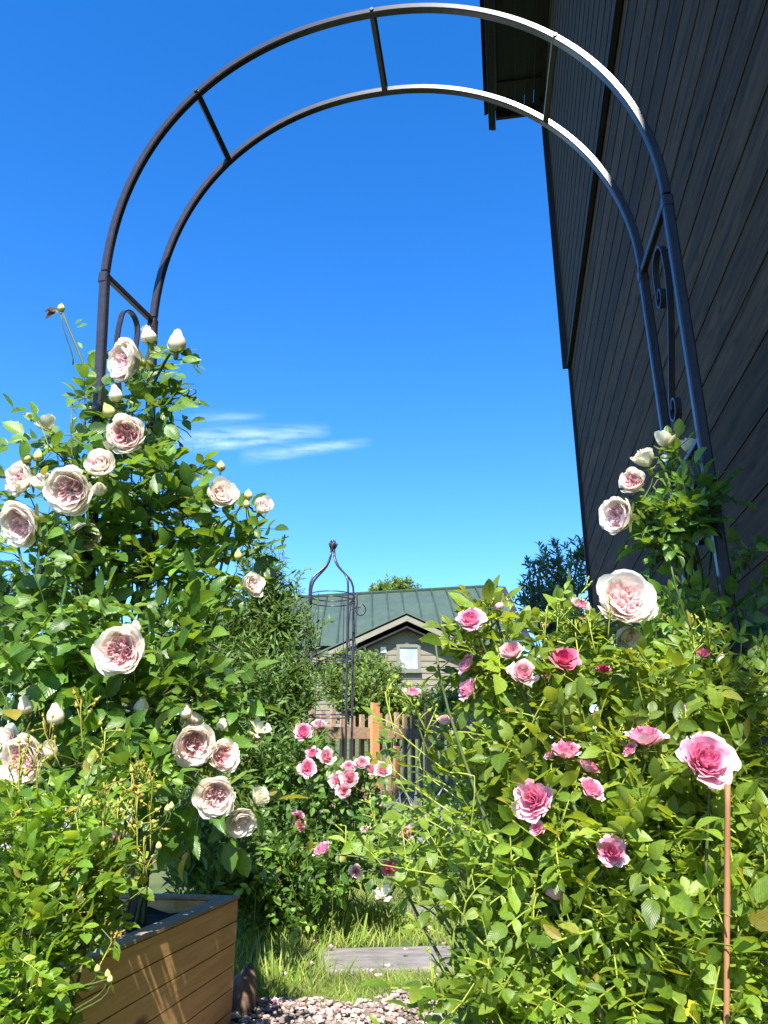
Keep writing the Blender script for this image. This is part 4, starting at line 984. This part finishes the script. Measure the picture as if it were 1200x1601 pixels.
# ---- left climbing rose in planter
Yl = 1.62
left_fl = [
 ('eden', 205, 565, 74, 1.66, (-.75, -.8, -.25), 0), ('eden', 198, 680, 66, 1.62, (.15, -1, -.25), 2), ('halfc', 75, 668, 38, 1.66, (-.5, -.5, .8)), ('half', 160, 733, 52, 1.58, (.1, -1, .1)),
 ('eden', 112, 765, 80, 1.52, (.0, -1, -.45), 1), ('eden', 36, 750, 58, 1.58, (-.5, -1, -.1), 1), ('half', 72, 763, 36, 1.56, (-.2, -.7, .7)), ('eden', 40, 817, 76, 1.50, (-.35, -1, -.6), 0),
 ('eden', 348, 775, 52, 1.66, (.35, -1, .2), 3), ('half', 408, 797, 32, 1.7, (.4, -.8, .3)), ('eden', 392, 915, 42, 1.66, (.7, -.7, .1), 3), ('eden', 190, 1018, 84, 1.42, (.1, -1, -.12), 0),
 ('half', 138, 838, 46, 1.66, (.2, -.8, -.3)), ('eden', 277, 1078, 46, 1.75, (.1, -1, -.2), 3), ('eden', 303, 1162, 70, 1.48, (.35, -1, -.25), 0), ('eden', 343, 1183, 56, 1.50, (.6, -.9, .1), 2),
 ('eden', 338, 1243, 68, 1.46, (.1, -1, -.3), 1), ('eden', 375, 1281, 54, 1.50, (.4, -.8, -.6), 3), ('halfc', 402, 1251, 34, 1.52, (.5, -.5, .6)), ('eden', 42, 1188, 84, 1.34, (-.1, -1, -.2), 0), ('eden', 10, 1160, 50, 1.38, (-.1, -1, .3), 3),
 ('eden', 172, 1322, 74, 1.44, (.2, -1, .1), 3), ('half', 75, 1312, 46, 1.46, (.1, -1, .1)), ('white', 405, 1140, 44, 1.62, (.3, -.7, .6)), ('halfc', 172, 700, 24, 1.66, (0, -.5, 1)), ('eden', 298, 1132, 40, 1.56, (.2, -.6, .6), 3),
 ('budc', 230, 520, 26, 1.68, (-.3, -.5, 1)), ('budc', 277, 530, 30, 1.66, (.1, -.4, 1)), ('budc', 180, 613, 23, 1.64, (-.2, -.5, 1)), ('budg', 168, 640, 20, 1.64, (-.4, -.6, .8)), ('budg', 40, 713, 17, 1.6, (-.2, -.3, 1)), ('budg', 60, 710, 16, 1.6, (.1, -.3, 1)),
 ('budg', 345, 727, 14, 1.68, (0, 0, 1)), ('budg', 388, 772, 14, 1.68, (0, 0, 1)), ('budg', 96, 480, 12, 1.72, (-.1, 0, 1)), ('budc', 155, 762, 22, 1.5, (.2, -.8, .2)), ('budc', 212, 979, 21, 1.42, (.1, -.5, 1)), ('budc', 38, 1098, 25, 1.4, (-.2, -.4, 1)),
 ('budc', 86, 1113, 29, 1.4, (0, -.4, 1)), ('budc', 78, 1168, 26, 1.36, (.1, -.6, 1)), ('budc', 4, 1148, 26, 1.38, (-.2, -.3, 1)), ('budc', 222, 1101, 24, 1.5, (.2, -.5, .9)), ('budc', 290, 1108, 20, 1.5, (0, -.2, 1)), ('budc', 348, 1130, 18, 1.52, (.1, 0, 1)), ('budg', 372, 866, 14, 1.6, (0, -.2, 1)), ('budg', 385, 786, 11, 1.68, (0, -.2, 1)),
 ('budc', 30, 760, 17, 1.5, (-.3, -.9, .3)), ('half', 60, 590, 1, 1.7, (0, -1, 0))][:-1]
lb = [(225, 590, 1.80, 40, 55, .07, 34), (205, 650, 1.78, 60, 50, .09, 46), (130, 640, 1.7, 30, 30, .05, 14), (100, 700, 1.64, 55, 40, .08, 34), (265, 640, 1.82, 25, 50, .05, 16),
      (230, 760, 1.78, 90, 75, .14, 150), (110, 800, 1.68, 90, 60, .14, 110), (322, 825, 1.78, 62, 48, .10, 85), (390, 838, 1.76, 20, 24, .05, 16), (235, 880, 1.78, 120, 70, .15, 190), (60, 890, 1.66, 90, 60, .14, 105), (330, 890, 1.78, 42, 36, .10, 40),
      (110, 990, 1.56, 120, 80, .15, 180), (280, 1000, 1.68, 60, 60, .12, 100), (60, 1080, 1.50, 100, 60, .14, 110), (200, 1110, 1.58, 120, 60, .14, 140), (300, 1090, 1.62, 60, 50, .1, 60), (180, 1190, 1.52, 120, 60, .14, 130), (330, 1220, 1.58, 50, 60, .1, 40), (300, 550, 1.72, 14, 14, .03, 5), (290, 600, 1.76, 20, 20, .04, 6), (120, 610, 1.74, 24, 18, .04, 8)]
can = []
def cpath(pp): 
    pts = np.array([P(*q) for q in pp]); out = []
    for k in range(len(pts) - 1):
        a, b = pts[k], pts[k + 1]; ta = (pts[k + 1] - pts[max(0, k - 1)]) / 2; tb = (pts[min(len(pts) - 1, k + 2)] - pts[k]) / 2
        for t in np.linspace(0, 1, 7)[: (7 if k == len(pts) - 2 else 6)]:
            out.append((2 * t**3 - 3 * t**2 + 1) * a + (t**3 - 2 * t**2 + t) * ta + (-2 * t**3 + 3 * t**2) * b + (t**3 - t**2) * tb)
    return np.array(out)
can += [(cpath([(180, 1500, 1.78), (175, 1250, 1.78), (150, 1000, 1.74), (130, 800, 1.72), (150, 640, 1.74), (98, 490, 1.72)]), .006), (cpath([(220, 1500, 1.85), (240, 1200, 1.86), (250, 950, 1.84), (230, 750, 1.82), (235, 620, 1.8), (270, 545, 1.7)]), .007),
        (cpath([(200, 1500, 1.8), (280, 1150, 1.78), (330, 950, 1.76), (370, 800, 1.72), (400, 800, 1.7)]), .005), (cpath([(190, 1500, 1.7), (120, 1100, 1.6), (40, 900, 1.6), (20, 800, 1.58)]), .005), (cpath([(180, 1500, 1.7), (250, 1250, 1.6), (330, 1230, 1.52), (350, 1240, 1.5)]), .0035)]
lf_rose = rose_plant('climbing_rose', 'climbing rose with large cream and pink double blooms in the planter', (-.60, 1.83, PT - .08), M['rose_leaf'], M['cane'], [(*b[:6], int(b[6] * .47)) for b in lb], left_fl, ROSE_T, .050, 5, canes=can, ncane=8)
L = Leaves(ROSE_T)     # bronze young leaves at the tip of the long shoot
for (u, v, dx, dz) in ((88, 486, -1, .1), (88, 488, -.9, -.5), (90, 490, -.8, .5)): L.add(P(u, v, 1.72), (dx, -.1, dz), (0, -1, .4), .034)
L.build('young_leaves', M['bronze_leaf'], lf_rose)
L = Leaves(ROSE_T)
for (u, v, dx, dz, s) in ((120, 512, 1, .1, .03), (118, 507, .6, .5, .02), (245, 740, .2, -1, .06), (128, 545, -.5, .8, .02), (150, 590, -1, .5, .035), (150, 610, -1, .1, .04), (135, 640, -1, .2, .045), (280, 570, 1, .25, .055), (285, 560, .9, -.4, .045), (262, 640, 1, -.1, .05), (260, 665, .7, -.8, .05), (250, 600, .5, .5, .05), (268, 695, -.1, -1, .05), (300, 905, .6, -.9, .05), (310, 760, .9, .5, .05), (330, 800, -.9, .2, .05)):
    L.add(P(u, v, 1.64), (dx, -.15, dz), (RNG.normal(0, .2), -1, .5), s)
L.build('outer_leaves', M['rose_leaf'], lf_rose)

# ---- front left rambler with small buds
fl_blobs = [(50, 1290, 1.22, 70, 50, .10, 70), (120, 1270, 1.25, 60, 40, .09, 45), (40, 1380, 1.18, 90, 60, .12, 110), (140, 1360, 1.24, 60, 45, .10, 64), (50, 1470, 1.14, 70, 60, .12, 100), (30, 1560, 1.10, 60, 50, .10, 80), (140, 1430, 1.20, 36, 34, .08, 20), (30, 1630, 1.1, 60, 30, .12, 30), (20, 1220, 1.24, 50, 40, .08, 30), (225, 1200, 1.36, 50, 30, .06, 16)]
sprayL = [(150, 1235, 1.3, .09, 8), (130, 1180, 1.3, .09, 7), (190, 1360, 1.22, .10, 9), (215, 1350, 1.22, .10, 9), (180, 1310, 1.22, .09, 9), (235, 1330, 1.24, .07, 7), (160, 1330, 1.2, .10, 10), (205, 1300, 1.25, .09, 8), (60, 1250, 1.2, .08, 7), (30, 1270, 1.2, .08, 6), (10, 1330, 1.15, .07, 6), (150, 1520, 1.12, .05, 6), (110, 1450, 1.15, .06, 6), (235, 1275, 1.24, .06, 6), (95, 1200, 1.3, .08, 6), (230, 1375, 1.22, .06, 6)]
canL = [(cpath([(60, 1640, 1.2), (150, 1420, 1.22), (215, 1250, 1.3), (290, 1130, 1.42)]), .0034), (cpath([(20, 1640, 1.15), (60, 1450, 1.15), (110, 1300, 1.2), (150, 1180, 1.25)]), .0026), (cpath([(60, 1620, 1.15), (120, 1480, 1.15), (230, 1385, 1.2)]), .002), (cpath([(40, 1500, 1.1), (110, 1540, 1.1), (170, 1530, 1.1)]), .0016), (cpath([(60, 1450, 1.15), (140, 1440, 1.15), (190, 1490, 1.14)]), .0014)]
fr_rose = rose_plant('rambling_rose', 'small leaved light green rose with bud sprays in front of the planter', (P(40, 1601, 1.1)[0], 1.1, 0), M['fresh_leaf'], M['lime_stem'], fl_blobs, [('budg', u, v, 10, Y, (0, -.3, 1)) for u, v, Y in ((152, 1512, 1.1), (168, 1520, 1.1), (172, 1528, 1.1), (190, 1265, 1.25), (262, 1262, 1.26), (268, 1258, 1.26), (248, 1320, 1.24))], BUSH_T, .026, 5, sprays=sprayL, spray_mat=M['red_stem'], canes=canL, ncane=6, stem_r=.0009)

# ---- right climbing rose on the right posts
rb = [(1060, 800, 1.42, 45, 30, .06, 60), (1030, 850, 1.42, 30, 24, .05, 22), (1085, 770, 1.48, 40, 30, .06, 24), (1010, 800, 1.40, 20, 20, .04, 14), (1060, 960, 1.44, 60, 30, .06, 30), (1150, 950, 1.5, 40, 60, .06, 16), (1040, 1010, 1.4, 70, 40, .06, 50), (1170, 860, 1.6, 30, 20, .05, 8), (1050, 715, 1.5, 22, 16, .04, 9), (1120, 1000, 1.46, 60, 40, .06, 40)]
canR = [(cpath([(1090, 1500, 1.5), (1100, 1100, 1.5), (1098, 950, 1.48), (1090, 870, 1.46), (1060, 800, 1.42), (1040, 740, 1.46)]), .006), (cpath([(1080, 1400, 1.5), (1050, 1050, 1.48), (1056, 900, 1.47), (1055, 820, 1.44), (1020, 760, 1.44)]), .0035), (cpath([(1090, 880, 1.46), (1050, 850, 1.43), (1010, 820, 1.4)]), .003), (cpath([(1100, 950, 1.48), (1112, 830, 1.5), (1090, 730, 1.52), (1078, 705, 1.55)]), .003)]
rose_plant('climbing_rose', 'climbing rose with near white blooms winding up the right arch post', (.70, 1.5, 0), M['rose_leaf'], M['cane'], rb,
  [('eden', 970, 807, 66, 1.36, (-.85, -.5, -.1), 0), ('eden', 990, 755, 46, 1.40, (-.55, -.9, .1), 2), ('halfc', 1011, 722, 42, 1.42, (-.4, -.35, .9)), ('halfc', 1037, 692, 36, 1.44, (.3, -.3, .9)), ('halfc', 1077, 702, 34, 1.62, (.1, -.3, 1)),
   ('eden', 975, 943, 99, 1.18, (-.05, -1, .25), 1), ('half', 975, 990, 46, 1.22, (.1, -.8, -.5))], ROSE_T, .032, 5, canes=canR, ncane=3)

# ---- pink bush on the right
pb = [(880, 1060, 1.22, 110, 50, .12, 79), (1010, 1080, 1.22, 110, 50, .12, 86), (1120, 1090, 1.22, 90, 60, .12, 79), (800, 1110, 1.24, 56, 60, .10, 57), (860, 1170, 1.16, 110, 60, .13, 93), (1000, 1190, 1.16, 110, 70, .13, 108), (1130, 1210, 1.14, 90, 80, .13, 100),
      (840, 1290, 1.12, 110, 60, .13, 86), (980, 1310, 1.10, 120, 80, .13, 122), (1130, 1340, 1.08, 100, 90, .13, 122), (850, 1400, 1.10, 110, 60, .13, 64), (990, 1430, 1.06, 110, 80, .13, 100), (1130, 1470, 1.02, 100, 90, .12, 115), (860, 1510, 1.08, 110, 60, .12, 50), (1000, 1550, 1.04, 110, 60, .12, 72), (1130, 1580, 1.0, 100, 60, .12, 79),
      (760, 975, 1.16, 40, 30, .05, 22), (760, 1040, 1.16, 50, 50, .07, 40), (690, 1290, 1.24, 70, 50, .08, 17), (640, 1340, 1.3, 60, 24, .08, 16), (720, 1380, 1.22, 50, 40, .07, 13), (900, 985, 1.2, 50, 30, .06, 32), (760, 1240, 1.18, 70, 50, .09, 36), (770, 1480, 1.2, 45, 50, .09, 22), (720, 1575, 1.16, 70, 30, .09, 22), (800, 1580, 1.12, 80, 40, .1, 40)]
pf = [('pink', 735, 970, 44, 1.10, (-.2, -.9, .5)), ('pink', 730, 1038, 36, 1.14, (-.8, -.3, .5)), ('pink', 731, 1078, 38, 1.14, (-.8, -.5, .5)), ('pink', 645, 1083, 28, 1.2, (0, -.4, 1)), ('pale', 695, 1128, 26, 1.2, (0, -.4, 1)), ('pale', 817, 1055, 45, 1.10, (0, -.9, .5)), ('pale', 799, 1020, 38, 1.12, (-.3, -.7, .6)),
      ('deep', 881, 1032, 46, 1.12, (.1, -.9, .5)), ('deep', 943, 1048, 26, 1.14, (0, -.6, .8)), ('pink', 906, 945, 30, 1.16, (.3, -.6, .7)), ('deep', 1098, 1022, 26, 1.16, (.1, -.2, 1)), ('pink', 1008, 1153, 60, 1.06, (0, -.25, 1), 0), ('pink', 1102, 1189, 88, .98, (.1, -1, .35), 1), ('pink', 884, 1175, 52, 1.08, (-.1, -.35, 1), 2),
      ('pink', 920, 1200, 38, 1.08, (.5, -.3, .9)), ('pink', 924, 1235, 46, 1.04, (.3, -.6, .6)), ('pink', 834, 1250, 64, 1.04, (-.6, -1, .25), 1), ('pink', 840, 1296, 24, 1.04, (-.3, -.7, .5)), ('pink', 956, 1333, 52, 1.0, (-.2, -1, .4), 2), ('budp', 864, 1396, 22, 1.04, (-1, -.3, .1)), ('budp', 1070, 1108, 16, 1.12, (0, -.4, 1)),
      ('pink', 504, 1328, 32, 1.3, (-.5, -.3, .9)), ('budp', 779, 943, 16, 1.12, (0, -.1, 1)), ('budp', 850, 972, 14, 1.16, (0, -.2, 1)), ('budp', 858, 1082, 16, 1.12, (0, -.2, 1)), ('white', 600, 1396, 36, 1.26, (0, -.6, .8)), ('pink', 862, 1180, 26, 1.09, (-.6, -.3, .9)), ('pink', 985, 1172, 26, 1.06, (-.7, -.3, .5)), ('pale', 855, 1058, 20, 1.15, (0, -.7, .7)), ('budc', 1127, 1028, 18, 1.14, (0, -.1, 1)),
      ('deep', 608, 1356, 24, 1.34, (.1, -1, .1)), ('pale', 556, 1362, 20, 1.34, (0, -1, .2)), ('pale', 635, 1303, 24, 1.36, (.1, -.8, .5)), ('pale', 572, 1298, 16, 1.36, (0, -.5, 1)), ('budp', 1176, 1030, 0.1, 1.2, (0, 0, 1))][:-1]
sprP = [(u, v, Y, s, n) for (u, v, Y, s, n) in ((790, 1000, 1.12, .05, 5), (775, 975, 1.12, .05, 5), (850, 1010, 1.14, .06, 7), (870, 990, 1.16, .06, 7), (885, 960, 1.16, .05, 6), (930, 1020, 1.14, .06, 6), (950, 1000, 1.16, .05, 6), (1085, 1050, 1.16, .07, 8), (1110, 1040, 1.16, .07, 8), (1070, 1040, 1.16, .06, 7), (1150, 1050, 1.16, .07, 6),
        (700, 1170, 1.2, .08, 7), (670, 1150, 1.2, .08, 6), (620, 1160, 1.22, .09, 5), (650, 1200, 1.22, .08, 5), (720, 1190, 1.2, .08, 6), (590, 1330, 1.3, .05, 7), (620, 1330, 1.3, .05, 7), (560, 1335, 1.3, .05, 6), (540, 1345, 1.3, .05, 6), (590, 1300, 1.34, .05, 7), (650, 1320, 1.3, .05, 7), (1000, 1190, 1.06, .05, 7), (1030, 1190, 1.06, .05, 6), (700, 1530, 1.15, .04, 4), (680, 1560, 1.12, .04, 4), (830, 1440, 1.06, .04, 4), (870, 1380, 1.06, .03, 3), (1070, 1160, 1.05, .04, 6), (765, 1050, 1.14, .03, 4), (740, 1005, 1.12, .04, 5), (990, 1060, 1.14, .05, 5), (1040, 1120, 1.12, .05, 6))]
cp = [(cpath([(900, 1640, 1.1), (860, 1450, 1.1), (750, 1380, 1.15), (640, 1350, 1.28), (520, 1335, 1.3)]), .0026), (cpath([(880, 1640, 1.1), (820, 1300, 1.15), (700, 1230, 1.2), (640, 1100, 1.2)]), .0024), (cpath([(900, 1640, 1.12), (840, 1250, 1.14), (790, 1100, 1.14), (745, 985, 1.1)]), .003),
      (cpath([(930, 1640, 1.1), (900, 1300, 1.12), (870, 1100, 1.14), (855, 990, 1.16)]), .0032), (cpath([(1000, 1640, 1.05), (1030, 1350, 1.06), (1020, 1180, 1.06)]), .003), (cpath([(960, 1640, 1.0), (930, 1560, 1.0), (905, 1500, 1.02), (860, 1400, 1.05)]), .004), (cpath([(1080, 1640, 1.02), (1100, 1400, 1.0), (1110, 1210, .99)]), .003), (cpath([(760, 1640, 1.15), (720, 1500, 1.2), (680, 1430, 1.24), (620, 1400, 1.26)]), .002), (cpath([(1150, 1640, 1.1), (1140, 1300, 1.14), (1100, 1060, 1.16)]), .003)]
shp = []
for k in range(95):
    u = RNG.uniform(730, 1190); v = RNG.uniform(985, 1560); shp.append((u, v, 1.19 - .00026 * (v - 985) - .06 * RNG.random(), RNG.uniform(.08, .18)))
for (u, v) in ((770, 960), (795, 985), (845, 975), (870, 950), (925, 985), (1060, 1010), (1085, 1000), (1130, 1015), (1180, 1040)): shp.append((u, v, 1.17, .13))
for (u, v, bu, bv) in ((620, 1135, 790, 1340), (655, 1185, 800, 1330), (700, 1150, 800, 1300), (640, 1250, 790, 1370), (735, 1110, 820, 1260), (590, 1300, 760, 1390), (550, 1330, 720, 1385), (680, 1310, 800, 1420), (640, 1400, 780, 1450), (670, 1440, 800, 1500), (610, 1190, 760, 1340), (680, 1200, 790, 1300)): shp.append((u, v, 1.22, (bu + 50, bv + 20, 1.14)))
rose_plant('shrub_rose', 'bushy light green rose covered in small bright pink blooms on the right', (P(960, 1601, 1.06)[0], 1.06, 0), M['lime_leaf'], M['lime_stem'], pb, pf, BUSH_T, .030, 5, sprays=sprP, canes=cp, ncane=20, stem_r=.0012, outw=.7, shoots=shp)

# ---- mid distance small pink rose near obelisk
mb_ = [(500, 1230, 3.1, 60, 40, .2, 70), (560, 1240, 3.1, 50, 40, .2, 60), (470, 1190, 3.1, 40, 40, .15, 34), (540, 1310, 3.1, 80, 40, .22, 70), (480, 1330, 3.0, 60, 50, .2, 80), (450, 1385, 3.0, 50, 36, .2, 70), (510, 1370, 3.0, 40, 30, .18, 40), (410, 1350, 3.0, 40, 50, .2, 60), (600, 1310, 3.0, 60, 36, .2, 50)]
mf = [('pink', 474, 1145, 32, 3.0, (-.2, -.8, .5)), ('pale', 498, 1134, 24, 3.0, (0, -.4, 1)), ('pink', 480, 1201, 30, 2.95, (0, -.9, .4)), ('pink', 488, 1178, 24, 3.0, (-.1, -.7, .6)), ('pale', 510, 1184, 28, 2.95, (.2, -.9, .4)), ('pale', 528, 1222, 28, 2.95, (-.1, -1, .3)), ('pale', 546, 1217, 30, 2.92, (.1, -1, .2)), ('pale', 537, 1236, 24, 2.9, (0, -1, 0)),
      ('pale', 566, 1194, 26, 2.95, (0, -.6, .8)), ('pale', 545, 1200, 24, 2.95, (0, -.6, .8)), ('pale', 580, 1203, 18, 2.95, (.2, -.8, .4)), ('pale', 598, 1204, 26, 2.95, (.1, -.9, .4)), ('pink', 464, 1280, 26, 3.0, (-.1, -1, .1)), ('pink', 470, 1290, 20, 2.98, (.2, -1, -.1)), ('pale', 596, 1258, 12, 2.95, (0, -.4, 1))]
rose_plant('shrub_rose', 'small rose bush with clusters of pink blooms at the obelisk foot', gpt(520, 3.1), M['rose_leaf'], M['cane'], mb_, mf, BUSH_T, .04, 5, ncane=12, stem_r=.0014, cane_r=.003)

# ---- stake
for v_ in range(1215, 1600, 12): AVOID_P.append(P(1136, v_, .955)); AVOID_R.append(.006)
mb = MB(); q = P(1137, 1226, .955);  tp = q.copy(); b_ = P(1135, 1601, .955); bt = q + (b_ - q) * (q[2] + .03) / (q[2] - b_[2])
pts = [bt + (tp - bt) * t for t in np.linspace(0, 1, 24)]; rr_ = [.0033 * (1.18 if k % 6 == 0 else 1) for k in range(24)]
mb.tube(pts, rr_, 8); o = mb.build('plant_stake', M['bamboo'], None, smooth=True); tag(o, 'thin orange brown cane stake standing in the pink rose bush', 'stake')
# ---- yellow flower low in the bush
pr = P(1083, 1578, .95); root = empty('yellow_flower', (pr[0], .95, 0), 'tiny yellow flower low in the bottom right corner', 'flower')
mb = MB()
for k in range(4):
    a = k * 1.57 + .4; e = np.array([math.cos(a), -.25, math.sin(a)]); f = np.array([-math.sin(a), 0, math.cos(a)]); mb.add([pr, pr + e * .006 - f * .005, pr + e * .011, pr + e * .006 + f * .005], [(0, 1, 2, 3)])
mb.build('petals', M['yellow'], root)
mb = MB(); mb.tube(np.array([(pr[0], .95, 0), pr + (0, .002, 0)]), .0012, 5); mb.build('stem', M['lime_stem'], root)
# ---- small weeds in the shade
root = empty('weed', gpt(470, 2.9), 'small leafy weed in the shady grass below the obelisk', 'plant'); L = Leaves(BUSH_T); st = MB()
for (u, v, Y) in ((400, 1390, 2.5), (465, 1450, 2.8), (520, 1395, 2.9), (440, 1480, 2.7)):
    p = P(u, v, Y); g = np.array([p[0], Y, float(gz(p[0], Y))]); st.tube(bez(g, g + (0, 0, .1), p - (0, 0, .03), p, 6), .0015, 4)
    for k in range(5): L.spray(p + RNG.normal(0, .02, 3), RNG.normal(0, 1, 3) * (1, .6, .4) + (0, 0, .3), .03, 3, st)
L.build('foliage', M['fresh_leaf'], root); st.build('stems', M['cane'], root)
for L, mt, root in PENDING:
    L.cull(); L.build('foliage', mt, root)
print('faces', sum(len(o.data.polygons) for o in bpy.data.objects if o.type == 'MESH'))
